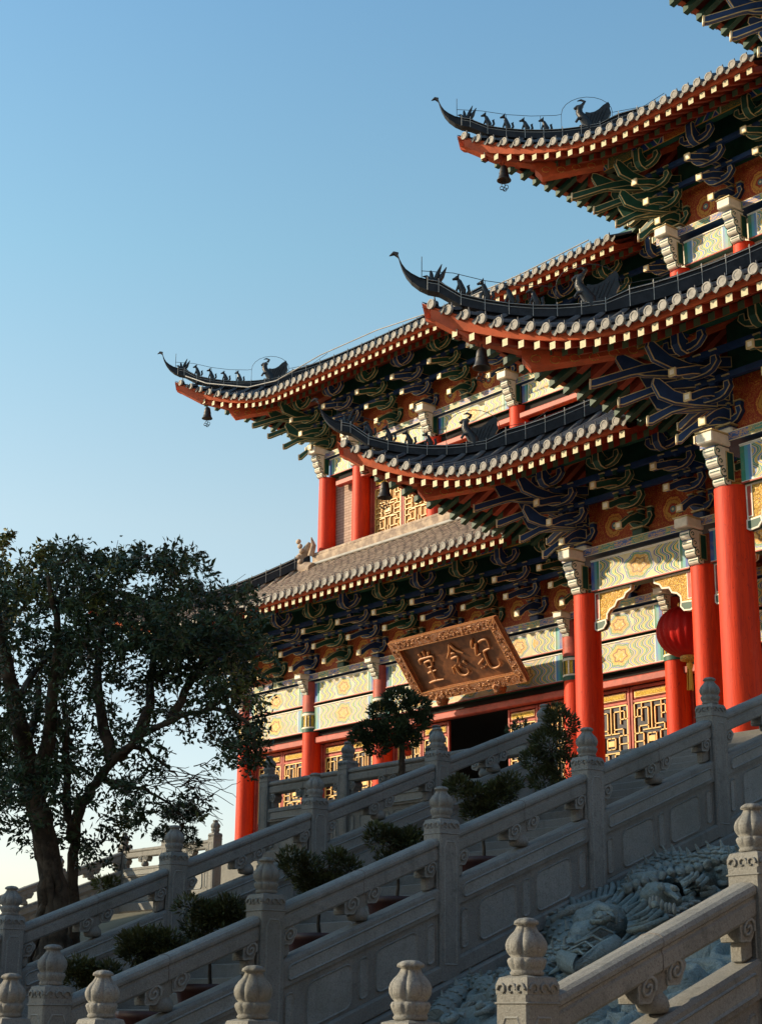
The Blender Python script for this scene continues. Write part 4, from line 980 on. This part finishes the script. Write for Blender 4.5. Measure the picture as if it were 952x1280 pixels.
# ================================================================== DRAGON SLAB
def slabz(y): return Z0-1.93+SL*(y-Y0)
def sp(px, py, h=0.):
    d = ray(px, py); t = (Z0-1.93-SL*Y0+h)/(d.z-SL*d.y); return d*t
def hew(b, a=.022, f=7.):
    from mathutils import noise as mn
    for v in b.v:
        v += Vector((0,-SL,1))*(mn.noise(v*f)*a+mn.noise(v*f*2.7)*a*.5)
def dragon():
    rr = random.Random(11)
    t = thing('carved_slab', 'sloping blue-grey stone slab carved with a dragon among clouds between two balustrades', 'stone relief', (-9.3,6.4,-1.3))
    b = MB(); nx, ny = 170, 380; x0, x1, y0, y1 = -11.72, -6.83, 6.4, 17.4; N = Vector((0,-SL,1)).normalized()
    sw = [(rr.uniform(x0,x1), rr.uniform(y0,13), rr.uniform(.26,.50), rr.choice((-1,1)), rr.uniform(0,6)) for _ in range(85)]
    vs = []
    for j in range(ny+1):
        y = y0+(y1-y0)*j/ny
        for i in range(nx+1):
            x = x0+(x1-x0)*i/nx; h = 0
            ed = min(x-x0, x1-x)
            if x-x0 > .34 and x1-x > .16:
                best = 9
                for sx, sy, r, sg, ph in sw:
                    dx, dy = x-sx, y-sy
                    if abs(dx) < r and abs(dy) < r:
                        d = sqrt(dx*dx+dy*dy)/r
                        if d < 1 and d < best: best = d; h = .15*(1-d**4)*(.5+.5*cos(sg*atan2(dy,dx)+d*13+ph))**.7+.02
                if best == 9: h = .022*(1+sin(14*y+4*sin(3*x)))
            elif ed > .26: h = .06
            elif ed > .10: h = .02+.012*sin(x*3+y*26)
            else: h = .05
            vs.append(Vector((x, y, slabz(y)))+N*h)
    b.add(vs, [(j*(nx+1)+i, j*(nx+1)+i+1, (j+1)*(nx+1)+i+1, (j+1)*(nx+1)+i) for j in range(ny) for i in range(nx)], 'slab', True)
    b.box((-9.28,11.9,slabz(11.9)-.4), (4.88,11,.7), 'slab', Matrix.Rotation(math.atan(SL), 3, 'X'))
    b.build('cloud_ground', t)
    def body(pts, rad, scales=True):
        path = []
        for i in range(len(pts)-1):
            for k in range(6):
                u = k/6; p0 = pts[max(i-1,0)]; p1 = pts[i]; p2 = pts[i+1]; p3 = pts[min(i+2,len(pts)-1)]
                path.append((p1*2+(p2-p0)*u+(p0*2-p1*5+p2*4-p3)*u*u+(-p0+p1*3-p2*3+p3)*u**3)*.5)
        path.append(pts[-1]); n = len(path)
        rs = [rad[0]+(rad[1]-rad[0])*i/(n-1) for i in range(n)]
        b.tube(path, rs, 'slab', 14)
        if scales:
            for i in range(1, n-1):
                T = (path[i+1]-path[i-1]).normalized(); S_ = T.cross(N).normalized()
                for k in range(-3, 4):
                    a = k*.38+(i % 2)*.19; c = path[i]+(S_*sin(a)+N*cos(a))*rs[i]*.98
                    b.ell(c, (rs[i]*.22,rs[i]*.22,rs[i]*.10), 'slab', 7)
                if i % 2 == 0: b.tube([path[i]+N*rs[i]*.9, path[i]+N*rs[i]*1.45+T*.03], [rs[i]*.16,.008], 'slab', 5)
    b = MB()
    q = lambda l, h: [sp(x, y, h) for x, y in l]
    body(q([(545,1275),(590,1235),(640,1248),(680,1215),(720,1200),(700,1160)], .10), (.10,.20))
    body(q([(905,1085),(870,1095),(840,1090),(805,1110),(790,1130)], .18), (.22,.17))
    body(q([(948,1050),(930,1090),(905,1085)], .16), (.16,.22))
    body(q([(660,1270),(740,1235),(830,1180),(900,1160),(950,1130)], .04), (.12,.12))
    hew(b, .02); b.build('dragon_body', t)
    b = MB()
    H = lambda x, y, h=.2: sp(x, y, h)
    # head: skull, muzzle, jaws with teeth, brow, eye, horns
    b.ell(H(752,1155,.22), (.24,.30,.20), 'slab', 14); b.ell(H(735,1172,.22), (.17,.22,.16), 'slab', 14); b.ell(H(720,1186,.2), (.12,.16,.11), 'slab', 12)
    b.ell(H(752,1148,.40), (.065,.065,.05), 'slab', 10); b.tube([H(738,1143,.36), H(752,1135,.44), H(768,1142,.40), H(770,1155,.3)], [.03,.045,.04,.015], 'slab', 7)
    b.ell(H(825,1122,.30), (.17,.22,.15), 'slab', 12)
    b.tube([H(803,1133,.30), H(815,1118,.36), H(832,1113,.38), H(848,1122,.34)], [.04,.06,.055,.02], 'slab', 7)
    for k in range(7): b.ell(H(812+5*k, 1127+1.5*k, .40), (.022,.022,.045), 'stone_l', 6)
    b.tube([H(700,1160,.2), H(690,1150,.3), H(712,1138,.34), H(745,1128,.33), H(765,1118,.3)], [.03,.045,.05,.045,.02], 'slab', 8)
    b.tube([H(780,1105,.25), H(795,1098,.36), H(825,1095,.38), H(815,1103,.34)], [.05,.07,.06,.02], 'slab', 8)
    b.tube([H(705,1200,.25), H(725,1208,.28), H(752,1190,.30), H(770,1180,.25)], [.08,.10,.09,.06], 'slab', 10)
    for k in range(9):
        x, y = 690+rr.uniform(-20,40), 1205+rr.uniform(-15,25)
        b.tube([H(x,y,.15), H(x+18,y-12,.22), H(x+45,y-22,.2), H(x+70,y-40,.1)], [.012,.03,.028,.008], 'slab', 6)
    for k in range(22):      # mane sweeping back from both heads
        a = -.2+k*.16; x, y = 752+34*cos(a), 1158-26*sin(a)
        b.tube([H(x,y,.26), H(x+18*cos(a)+5,y-16*sin(a)-6,.30), H(x+34*cos(a+.5)+14,y-28*sin(a+.5)-8,.25), H(x+44*cos(a+1.1)+16,y-32*sin(a+1.1)-6,.16)], [.030,.034,.026,.006], 'slab', 6)
    for k in range(16):
        a = .1+k*.2; x, y = 832+24*cos(a), 1116-17*sin(a)
        b.tube([H(x,y,.30), H(x+13*cos(a)+4,y-10*sin(a)-4,.35), H(x+24*cos(a+.6)+9,y-18*sin(a+.6)-5,.30), H(x+30*cos(a+1.2)+8,y-20*sin(a+1.2)-3,.2)], [.024,.028,.022,.006], 'slab', 6)
    for x, y in ((818,1131),(843,1112),(826,1110)): b.ell(H(x,y,.44), (.04,.035,.035), 'slab', 9)
    for k in range(12):
        x = 790+k*11; y = 1096-k*3; b.ell(H(x,y,.34), (.06,.05,.05), 'slab', 8); b.ell(H(x-6,y+12,.38), (.05,.05,.045), 'slab', 8)
    b.tube([H(752,1148,.42)+Vector((.095*cos(a),.095*sin(a),.035*sin(a))) for a in [2*pi*i/14 for i in range(15)]], .022, 'slab', 6)
    for k in range(5): b.tube([H(700+9*k,1196-8*k,.30+.02*k), H(722+9*k,1186-9*k,.37), H(738+9*k,1200-12*k,.30)], .014, 'slab', 5)
    for k in range(16):
        y0_ = 1262-k*4; b.tube([H(640+k*7,y0_,.12), H(690+k*6,y0_-14-6*sin(k),.2), H(735+k*5,y0_-40,.2), H(790+k*4,y0_-58+6*sin(k*2),.14)], [.012,.028,.028,.012], 'slab', 6)
    for k in range(60):
        x, y = rr.uniform(560,930), 0; y = 1266-(x-560)*.50+rr.uniform(-28,30); r = rr.uniform(.05,.13)
        c = H(x, y, .10); a0 = rr.random()*6; U = Vector((1,0,0)); V = Vector((0,1,SL)).normalized()
        b.tube([c+U*(r*(1-i/13)*cos(a0+i*.7))+V*(r*(1-i/13)*sin(a0+i*.7))+N*.004*i for i in range(12)], [.02+.012*sin(i*.26) for i in range(12)], 'slab', 6)
    U = Vector((1,0,0)); V = Vector((0,1,SL)).normalized()
    for k in range(70):
        c = Vector((rr.uniform(-8.6,-7.0), rr.uniform(6.9,10.6), 0)); c.z = slabz(c.y)+.07; r = rr.uniform(.06,.15); a0 = rr.random()*6; sg = rr.choice((-1,1))
        b.tube([c+U*(r*(1-i/14)*cos(a0+sg*i*.7))+V*(r*(1-i/14)*sin(a0+sg*i*.7))+N*.006*i for i in range(13)]+[c+N*.09], [.022+.01*sin(i*.26) for i in range(13)]+[.02], 'slab', 6)
        b.tube([c+U*r*cos(a0)+V*r*sin(a0), c+U*r*1.6*cos(a0+.4)+V*r*1.6*sin(a0+.4), c+U*r*2.6*cos(a0+.3)+V*r*2.6*sin(a0+.3)], [.024,.028,.008], 'slab', 6)
    hew(b, .035); b.build('dragon_head', t)
    b = MB()          # pierced coin-pattern ribbon
    for k in range(5):
        for j in range(2):
            c = H(795+k*17-j*7, 1165-k*9+j*14, .20)
            for a in range(4):
                ang = a*pi/2+.7; d = Vector((cos(ang), sin(ang), SL*sin(ang))).normalized()
                b.ell(c+d*.05, (.045,.026,.02), 'stone_l', 8, Matrix.Rotation(ang, 3, 'Z'))
    b.tube([H(775,1180,.18), H(800,1152,.22), H(830,1142,.22), H(872,1128,.18)], .022, 'slab', 6); b.tube([H(790,1196,.16), H(830,1172,.2), H(880,1146,.18)], .022, 'slab', 6)
    b.build('ribbon', t)
dragon()

# ================================================================== PLANTS
def leaves(b, pts, size, m, rnd, dirf=None, fold=.25, asp=.42):
    k = b.mi(m); V = b.v; Fc = b.f
    for p in pts:
        if dirf: d = dirf(p)
        else: d = Vector((rnd.gauss(0,1), rnd.gauss(0,1), rnd.gauss(-.15,.7)))
        d.normalize(); s = size*rnd.uniform(.65,1.25); n = Vector((rnd.gauss(0,1), rnd.gauss(0,1), rnd.gauss(.6,1))); sdir = d.cross(n)
        if sdir.length < 1e-3: continue
        sdir.normalize(); up = sdir.cross(d); o = len(V)
        V.extend([p, p+d*s*.45+sdir*s*asp*.5+up*s*fold*.4, p+d*s, p+d*s*.45-sdir*s*asp*.5+up*s*fold*.4])
        Fc.append([o,o+1,o+2]); Fc.append([o,o+2,o+3]); b.m += [k,k]; b.s += [False,False]
def limb(b, pts, r0, r1, m='bark', wob=.0, rnd=random, n=8):
    path = []
    for i in range(len(pts)-1):
        for k in range(4):
            u = k/4; p0 = pts[max(i-1,0)]; p1 = pts[i]; p2 = pts[i+1]; p3 = pts[min(i+2,len(pts)-1)]
            path.append((p1*2+(p2-p0)*u+(p0*2-p1*5+p2*4-p3)*u*u+(-p0+p1*3-p2*3+p3)*u**3)*.5+Vector((rnd.gauss(0,wob),rnd.gauss(0,wob),rnd.gauss(0,wob))))
    path.append(pts[-1]); q = len(path)
    b.tube(path, [r0+(r1-r0)*(i/(q-1))**.8 for i in range(q)], m, n)
    return path
def big_tree():
    rnd = random.Random(5); D = 24.5
    base = at(62,1180,D); base.z -= .3
    t = thing('broadleaf_tree', 'large dark evergreen tree with a thick furrowed trunk, left of the hall', 'tree', base)
    P = lambda x, y, dd=0: at(x, y, D+dd)
    tr = MB(); limb(tr, [base, P(70,1140), P(62,1080,.1), P(50,1020,.2), P(38,975,.3)], (.21), .15, wob=.02, rnd=rnd, n=14)
    for k in range(7):       # buttressed roots and fluting
        a = k*.9; limb(tr, [base+Vector((cos(a)*.36, sin(a)*.36, -.1)), base+Vector((cos(a)*.19, sin(a)*.19, .5)), P(60+7*cos(a),1090,.12*sin(a)), P(46+5*cos(a),1005,.3)], .09, .06, wob=.03, rnd=rnd)
    tr.build('trunk', t)
    br = MB(); L_ = []
    def B(pts, r0, r1, m='bark', n=7): L_.append(limb(br, [P(*p) for p in pts], r0, r1, m, .02, rnd, n))
    B([(95,1190,.6),(93,1100,.6),(90,1040,.5),(82,1000,.5),(84,940,.3),(80,880,0)], .11, .04)
    B([(90,1050,.5),(104,1005,.3),(118,980,.2),(140,952,0),(170,925,-.2),(215,900,-.4),(262,885,-.4),(300,862,-.6)], .10, .025)
    B([(42,1000,.3),(30,940,.2),(18,880,0),(5,810,-.3),(-10,740,-.5)], .20, .06)
    B([(46,1000,.3),(60,930,0),(66,860,-.4),(72,790,-.6),(60,720,-.8)], .15, .03)
    B([(140,952,0),(128,900,.3),(122,840,.6),(130,780,.8),(120,720,.9)], .11, .03)
    B([(170,925,-.2),(188,880,.3),(190,830,.8),(215,770,1),(235,735,1)], .10, .02)
    B([(215,900,-.4),(240,850,.2),(270,800,.5),(305,760,.7)], .08, .02)
    B([(150,945,0),(175,935,0),(205,955,.2),(222,970,.2)], .05, .012)
    B([(128,972,.2),(150,978,.4),(175,985,.4),(205,1000,.5),(232,1025,.6)], .045, .012)
    B([(262,885,-.4),(290,890,-.5),(315,915,-.5),(322,945,-.5)], .04, .01)
    B([(30,940,.2),(45,900,.5),(50,850,.9)], .10, .03); B([(18,880,0),(50,830,.8),(95,790,1.2),(150,760,1.4)], .06, .02)
    B([(66,860,.4),(110,800,1.),(170,760,1.5),(250,740,1.6)], .06, .02)
    for k in range(46):       # bare twigs hanging right of the crown
        x, y = rnd.uniform(165,255), rnd.uniform(955,1015); a = rnd.uniform(-.9,.6); l = rnd.uniform(20,75)
        limb(br, [P(x,y,.3), P(x+l*.5*cos(a),y-l*.5*sin(a)-3,.4), P(x+l*cos(a),y-l*sin(a),.5)], .009, .004, 'twig', .01, rnd, 4)
    # foliage clumps: px, py, radius px, density
    cl = []
    for x in range(-30, 318, 24):
        top = 716+ (16*sin(x*.05)) + (0 if x < 220 else (x-220)*.55)
        for y in range(int(top)+10, 1010, 24):
            dens = 1.
            if y < top+30: dens = .6
            elif y > 790 and x < 130: dens = .5
            if y > 850: dens = .72 if x < 110 else .34
            if y > 820 and 120 < x < 190: dens = .42
            if 140 < x < 180 and 790 < y < 850: dens = .2
            if x > 240: dens = 1. if y < 880 else .75
            if x > 300 and y < 760: dens = .5
            if 180 <= x <= 245 and 870 < y < 1000: dens = .26
            if y > 915 and 120 < x < 270: dens = .18
            if y > 945 and x > 110: dens *= .4
            if y > 965 and x > 245: dens = 0
            if rnd.random() < .22: dens *= .2
            cl.append((x+rnd.uniform(-9,9), y+rnd.uniform(-9,9), rnd.uniform(15,25), dens))
    cl += [(85,1000,26,1),(100,1030,30,.9),(130,1050,18,.8),(110,1070,16,.6),(25,1030,16,.6),(40,1060,18,.7),(165,1000,13,.8),(150,985,12,.6),(185,965,14,.5),(205,965,12,.4),(300,930,16,1),(318,900,14,1),(315,955,12,.8),(160,1028,8,.9),(172,1020,8,.9),(10,985,20,1),(55,970,26,1)]
    cl += [(x, 704+rnd.uniform(-9,6), rnd.uniform(7,12), .8) for x in range(70, 250, 13)]+[(rnd.uniform(60,300), rnd.uniform(745,840), 22, 1) for _ in range(26)]
    cl += [(x+rnd.uniform(-12,12), y+rnd.uniform(-14,10), rnd.uniform(9,14), .5) for x, y in ((118,975),(130,955),(150,940),(165,925),(190,912),(215,898),(240,892),(262,885),(285,872),(190,880),(190,840),(205,800),(128,900),(124,860),(60,900),(66,850),(20,900),(35,950),(84,960),(82,910),(300,940),(322,930),(240,985),(215,1000),(170,985),(90,1075),(70,1045),(15,1010))]
    lf = MB(); px_m = D/CF
    for x, y, r, dens in cl:
        if dens <= 0: continue
        dz = rnd.uniform(-1.5,1.6); C0 = P(x, y, dz); R_ = r*px_m*1.05
        cl_m = 'leaf_y' if rnd.random() < (.16 if y < 760 else .05) else 'leaf'
        for tw in range(max(1, int(11.5*dens))):
            c = C0+Vector((rnd.gauss(0,R_*.6), rnd.gauss(0,R_*.6), rnd.gauss(0,R_*.6)))
            d0 = Vector((rnd.gauss(0,1), rnd.gauss(0,1), rnd.gauss(.2,.8))).normalized()*rnd.uniform(.18,.34)
            if tw % 2 == 0: br.tube([c-d0*.6, c+d0], [.008,.004], 'twig', 3, cap=False)
            pts = [c+d0*rnd.uniform(-.3,1)+Vector((rnd.gauss(0,.04), rnd.gauss(0,.04), rnd.gauss(0,.04))) for _ in range(int(13+7*dens))]
            leaves(lf, pts, .108, cl_m, rnd, lambda p: d0.normalized()*.7+Vector((rnd.gauss(0,.6), rnd.gauss(0,.6), rnd.gauss(-.1,.6))))
    br.build('branches', t); lf.build('crown', t)
big_tree()
def small_tree(label, cx, cy, D, hpx, clumps, trunk, m, size, name='shrub', group=None, cat='shrub', pot=None, dens=260, r=.04, z0=None):
    rnd = random.Random(int(cx*7+cy)); k = D/CF
    pts = [at(x, y, D) for x, y in trunk]
    if z0 is not None: pts[0].z = z0
    t = thing(name, label, cat, pts[0], group)
    b = MB(); limb(b, pts, r, r*.4, 'bark', .006, rnd, 7)
    for x, y, rr_ in clumps: limb(b, [pts[-1], (pts[-1]+at(x,y,D))/2+Vector((0,0,-.03)), at(x,y,D)], r*.4, .006, 'bark', .006, rnd, 5)
    b.build('trunk', t)
    lf = MB()
    for x, y, rr_ in clumps:
        c = at(x, y, D); R_ = rr_*k; n = int(dens*(R_/.2)**2)+30; L_ = []
        for _ in range(n):
            v = Vector((rnd.gauss(0,1), rnd.gauss(0,1), rnd.gauss(0,1))).normalized()*R_*rnd.uniform(.3,1)**.5; v.z *= .62 if m == 'leaf_p' else .75
            L_.append(c+v)
        leaves(lf, L_, size, m, rnd, lambda p: (p-c).normalized()+Vector((rnd.gauss(0,.35), rnd.gauss(0,.35), .55+rnd.gauss(0,.3))), .15, .30)
    lf.build('foliage', t)
    return t, pts[0]
# potted shrubs on the steps
shr = [(400,1077,38,'potted conifer bush on the steps, fourth from the lower end of the row'), (497,1042,32,'potted conifer bush half-way up the steps, below the post with the overlapping finials'), (603,985,35,'loose potted conifer bush with a visible thin stem, near the top of the steps'),
       (265,1140,38,'wide yellow-green potted conifer bush, third from the lower end of the row'), (193,1178,38,'dark flat-topped potted bush, second from the lower end of the row'), (110,1212,32,'lowest potted bush behind the nearest left newel post')]
for px, py, r, lb in shr:
    c = on(px, py, 0, -12.9); zf = fz(c.y)+.08; Dd = c.dot(_f)
    rnd = random.Random(px); k = Dd/CF
    cl = [(px+rnd.uniform(-1.0,1.0)*r, py+9+rnd.uniform(-.45,.75)*r, r*rnd.uniform(.22,.52)) for _ in range(26)]
    cl = [(x, y, q*(1 if y < py+.5*r else .8)) for x, y, q in cl if abs(x-px) < r*(1.05 if y < py+.45*r else .6)]
    b0 = Vector((c.x, c.y, zf+.40)); sc = b0.dot(CR)/b0.dot(_f)*CF+476; sy = 640-b0.dot(CU)/b0.dot(_f)*CF
    t, p0 = small_tree(lb, px, py, Dd, 0, cl, [(sc, sy), ((sc+px)/2, (sy+py)/2+4), (px, py+r*.4)], 'leaf_b', .060, 'potted_shrub', 'potted shrubs on the steps', 'potted shrub', dens=520, r=.022)
    b = MB(); q = Vector((c.x, c.y, zf))
    b.lathe([(.22,.0),(.23,.03),(.29,.36),(.32,.38),(.32,.44),(.28,.44),(.27,.38)], q, 'pot', 8); b.build('pot', t)
    b = MB(); b.lathe([(.27,.40),(.14,.42),(.01,.43)], q, 'soil', 12); b.build('soil', t)
small_tree('tall dark leafy shrub at the head of the steps beside the top post', 688, 935, 21.5, 0, [(688,930,26),(700,905,22),(668,950,18),(705,960,24),(680,975,20),(694,890,12)], [(692,1010),(690,985),(688,960)], 'leaf_b', .07, 'shrub', dens=650)
small_tree('dark cloud-pruned tree in front of the plaque hall doors', 500, 900, 24.5, 0, [(500,875,22),(520,882,17),(478,890,18),(465,915,22),(490,915,24),(515,905,20),(450,922,14),(508,925,18),(472,935,16),(530,898,10)], [(500,975),(503,940),(498,910)], 'leaf_p', .075, 'ornamental_tree', cat='tree', dens=750, r=.06)
small_tree('small cloud-pruned pine with flat pads seen against the pale sky', 228, 1020, 27, 0, [(228,1016,20),(214,1018,12),(243,1020,12),(205,1040,11),(236,1040,10),(198,1046,8),(240,1055,12)], [(226,1085),(222,1060),(229,1030)], 'leaf_p', .06, 'bonsai_pine', cat='tree', dens=900, r=.035)
small_tree('small sunlit shrub at the foot of the distant stairs', 132, 1106, 26, 0, [(128,1106,12),(140,1104,10)], [(132,1130),(132,1118),(131,1110)], 'leaf_y', .08, 'shrub', dens=400)
small_tree('round shrub behind the open hall doorway railing, right of the plaque pegs', 648, 905, 25, 0, [(650,905,9),(640,912,7)], [(650,940),(650,925),(649,912)], 'leaf_p', .07, 'shrub', dens=400)
# yellow-green tree behind the big tree, catching the sun
rnd = random.Random(9); base = at(-20,1130,33); t = thing('sunlit_tree', 'yellow-green tree catching the sun behind the top left of the dark tree', 'tree', base)
b = MB(); limb(b, [base, at(-10,900,33), at(10,760,33)], .22, .08, 'bark', .03, rnd); 
for x, y in ((5,690),(45,700),(-10,710),(60,715),(30,730)): limb(b, [at(5,790,33), at((5+x)/2,(790+y)/2,33), at(x,y,33)], .06, .012, 'bark', .02, rnd, 6)
b.build('trunk', t); b = MB()
for x, y, r in ((0,705,16),(12,668,7),(3,680,9),(22,720,16),(45,700,14),(58,690,12),(35,735,18),(64,712,12),(5,745,20),(-10,725,20),(10,770,20),(15,900,14),(5,940,12)):
    c = at(x, y, 33); R_ = r*33/CF
    leaves(b, [c+Vector((rnd.gauss(0,R_*.55), rnd.gauss(0,R_*.55), rnd.gauss(0,R_*.55))) for _ in range(int(r*9))], .15, 'leaf_y', rnd)
b.build('crown', t)
# small red lamp post on the terrace
p = on(507,960,1,20.0); t = thing('lamp', 'small red lantern on a thin post by the cloud-pruned tree', 'lamp', (p.x,p.y,2.75))
b = MB(); b.tube([(p.x,p.y,2.75),(p.x,p.y,p.z)], .035, 'red', 8); b.build('post', t)
b = MB(); q = Vector((p.x, p.y, on(507,938,1,20.0).z)); b.cbox(q, (.16,.16,.2), 'red', .02); b.lathe([(.15,.1),(.05,.2),(.01,.24)], q, 'red', 4, smooth=False); b.build('lamp_head', t)

b = MB(); b.tube([on(x, y, 1, Y) for x, y, Y in ((232,470,26.2),(258,479,26.2),(310,484,26.3),(345,476,26.4),(400,444,26.5),(470,413,26.6),(560,383,26.7),(650,343,26.8),(735,300,27.0))], .016, 'mortar', 5)
tag(b.build('cable'), 'thin pale cable sagging from the far left roof corner up along the eave', 'cable')
# ================================================================== THE REST OF THE SETTING AND ADDED SKYLIGHT BLOCKERS
# pale building beyond the left edge
b = MB(); t = thing('distant_house', 'pale cream house with a low red roof, glimpsed at the far left edge', 'house', (-53,22,-1.2))
b.box((-56,24,1.6), (5,5,5.6), 'plaster'); b.build('wall', t); b = MB(); b.prism([(-3,0),(3,0),(0,1.2)], (-56,24,4.4), (1,0,0), (0,0,1), (0,1,0), 5.6, 'fascia'); b.build('roof', t)
# gate building outside the frame, upwind of the sun, whose shadow lies over the stairs
def gatehouse():
    s = Vector((-.77,-.64,0)).normalized(); nrm = Vector((.64,-.77,0)).normalized(); c0 = -20.6
    c = s*34+nrm*c0+Vector((-16,11,0))-nrm*(Vector((-16,11,0)).dot(nrm)); rz = atan2(nrm.y, nrm.x); Rm = Matrix.Rotation(rz, 3, 'Z')
    t = thing('gate_building', 'tall gate building standing left of the camera and shading the stairs', 'building', (c.x,c.y,-1.25))
    W, Hh = 17.0, GH
    b = MB(); b.box((c.x,c.y,-1.25+Hh/2), (W,8,Hh), 'brick', Rm); b.build('wall', t)
    b = MB(); b.add([Vector((c.x,c.y,0))+Rm @ Vector(p) for p in ((-W/2-.3,-4.6,Hh-1.3),(W/2+.3,-4.6,Hh-1.3),(W/2+.3,4.6,Hh-1.3),(-W/2-.3,4.6,Hh-1.3),(-W/2-.3,0,Hh+1.2),(W/2+.3,0,Hh+1.2))], [(0,1,5,4),(3,4,5,2),(0,4,3),(1,2,5),(0,3,2,1)], 'tile'); b.build('roof', t)
    b = MB()
    for i in range(5):
        for z in (2,6,10): b.box(Vector((c.x,c.y,z))+Rm @ Vector((-6.4+3.2*i, 4.02, 0)), (1.2,.1,1.8), 'glass', Rm)
    b.build('window', t)
GH = 19.6
gatehouse()

def sky_blocker(label, cx, cy, lx, ly, hh, mt):  # plain block added out of view to reduce skylight on stairs and eaves
    t = thing('skylight_blocker', label, 'building', (cx, cy, -1.25))
    b = MB(); b.box((cx,cy,-1.25+hh/2), (lx,ly,hh), mt); b.build('wall', t)
    b = MB(); q = (lx > ly)
    pr = [(-(ly if q else lx)/2-1, 0), ((ly if q else lx)/2+1, 0), (0, 2.6)]
    b.prism(pr, (cx,cy,hh-1.25), (0,1,0) if q else (1,0,0), (0,0,1), (1,0,0) if q else (0,1,0), (lx if q else ly)+2, 'tile'); b.build('roof', t)
    for i in range(6):
        for z in (1.2, 5.2, 9.2):
            b = MB()
            if q: b.box((cx-lx/2+lx*(i+.5)/6, cy+ly/2, z), (1.6,.12,2.2), 'glass')
            else: b.box((cx-lx/2, cy-ly/2+ly*(i+.5)/6, z), (.12,1.6,2.2), 'glass')
            b.build('window', t)
sky_blocker('unseen brick block added at the right to cut down skylight', 17, 9, 8, 44, 15, 'brick')
sky_blocker('unseen brick block added behind the camera to cut down skylight', 3, -22, 24, 8, 13, 'brick')

# ================================================================== CAMERA, LIGHT
cam = bpy.data.cameras.new('camera'); co = bpy.data.objects.new('camera', cam); COL.objects.link(co)
co.matrix_world = Matrix(((CR.x,CU.x,-_f.x,0),(CR.y,CU.y,-_f.y,0),(CR.z,CU.z,-_f.z,0),(0,0,0,1)))
cam.sensor_fit = 'VERTICAL'; cam.sensor_height = 36; cam.lens = CF/1280*36; cam.clip_end = 3000; cam.clip_start = .05
scene.camera = co
EL = radians(23); sd = Vector((-.77,-.64,0)).normalized()*cos(EL)+Vector((0,0,sin(EL)))
sun = bpy.data.lights.new('sun', 'SUN'); sun.energy = 4.2; sun.angle = radians(.55); sun.color = (1,.80,.54)
so = bpy.data.objects.new('sun', sun); COL.objects.link(so); so.rotation_euler = sd.to_track_quat('Z', 'Y').to_euler(); so.location = (0,0,40)
wd = bpy.data.worlds.new('World'); scene.world = wd; wd.use_nodes = True; nt = wd.node_tree
sk = nt.nodes.new('ShaderNodeTexSky'); sk.sky_type = 'NISHITA'; sk.sun_disc = False; sk.sun_elevation = EL; sk.sun_rotation = atan2(sd.x, sd.y)
sk.air_density = 1.2; sk.dust_density = .7; sk.ozone_density = 1.9; sk.altitude = 50
tm = nt.nodes.new('ShaderNodeMix'); tm.data_type = 'RGBA'; tm.blend_type = 'MULTIPLY'; tm.inputs[0].default_value = 1; tm.inputs[7].default_value = (.77,.93,.98,1); nt.links.new(sk.outputs[0], tm.inputs[6]); gx, gy, gz = sep(nt, nt.nodes.new('ShaderNodeTexCoord').outputs['Generated']); cr = nt.nodes.new('ShaderNodeValToRGB'); L(nt, gz, cr.inputs[0]); nt.links.new(cr.outputs[0], tm.inputs[7])
cr.color_ramp.elements[0].position = .10; cr.color_ramp.elements[0].color = (.93,.83,.82,1); cr.color_ramp.elements[1].position = .60; cr.color_ramp.elements[1].color = (.72,.95,.95,1)
for p_, c_ in ((.28,(1.08,.97,.80,1)),(.43,(.88,1.02,.88,1))):
    e_ = cr.color_ramp.elements.new(p_); e_.color = c_
bg = nt.nodes['Background']; nt.links.new(tm.outputs[2], bg.inputs[0]); bg.inputs[1].default_value = .145
vs_ = scene.view_settings; vs_.view_transform = 'Standard'; vs_.look = 'None'; vs_.exposure = 0.68; vs_.gamma = 1
scene.cycles.max_bounces = 6; scene.cycles.use_denoising = True
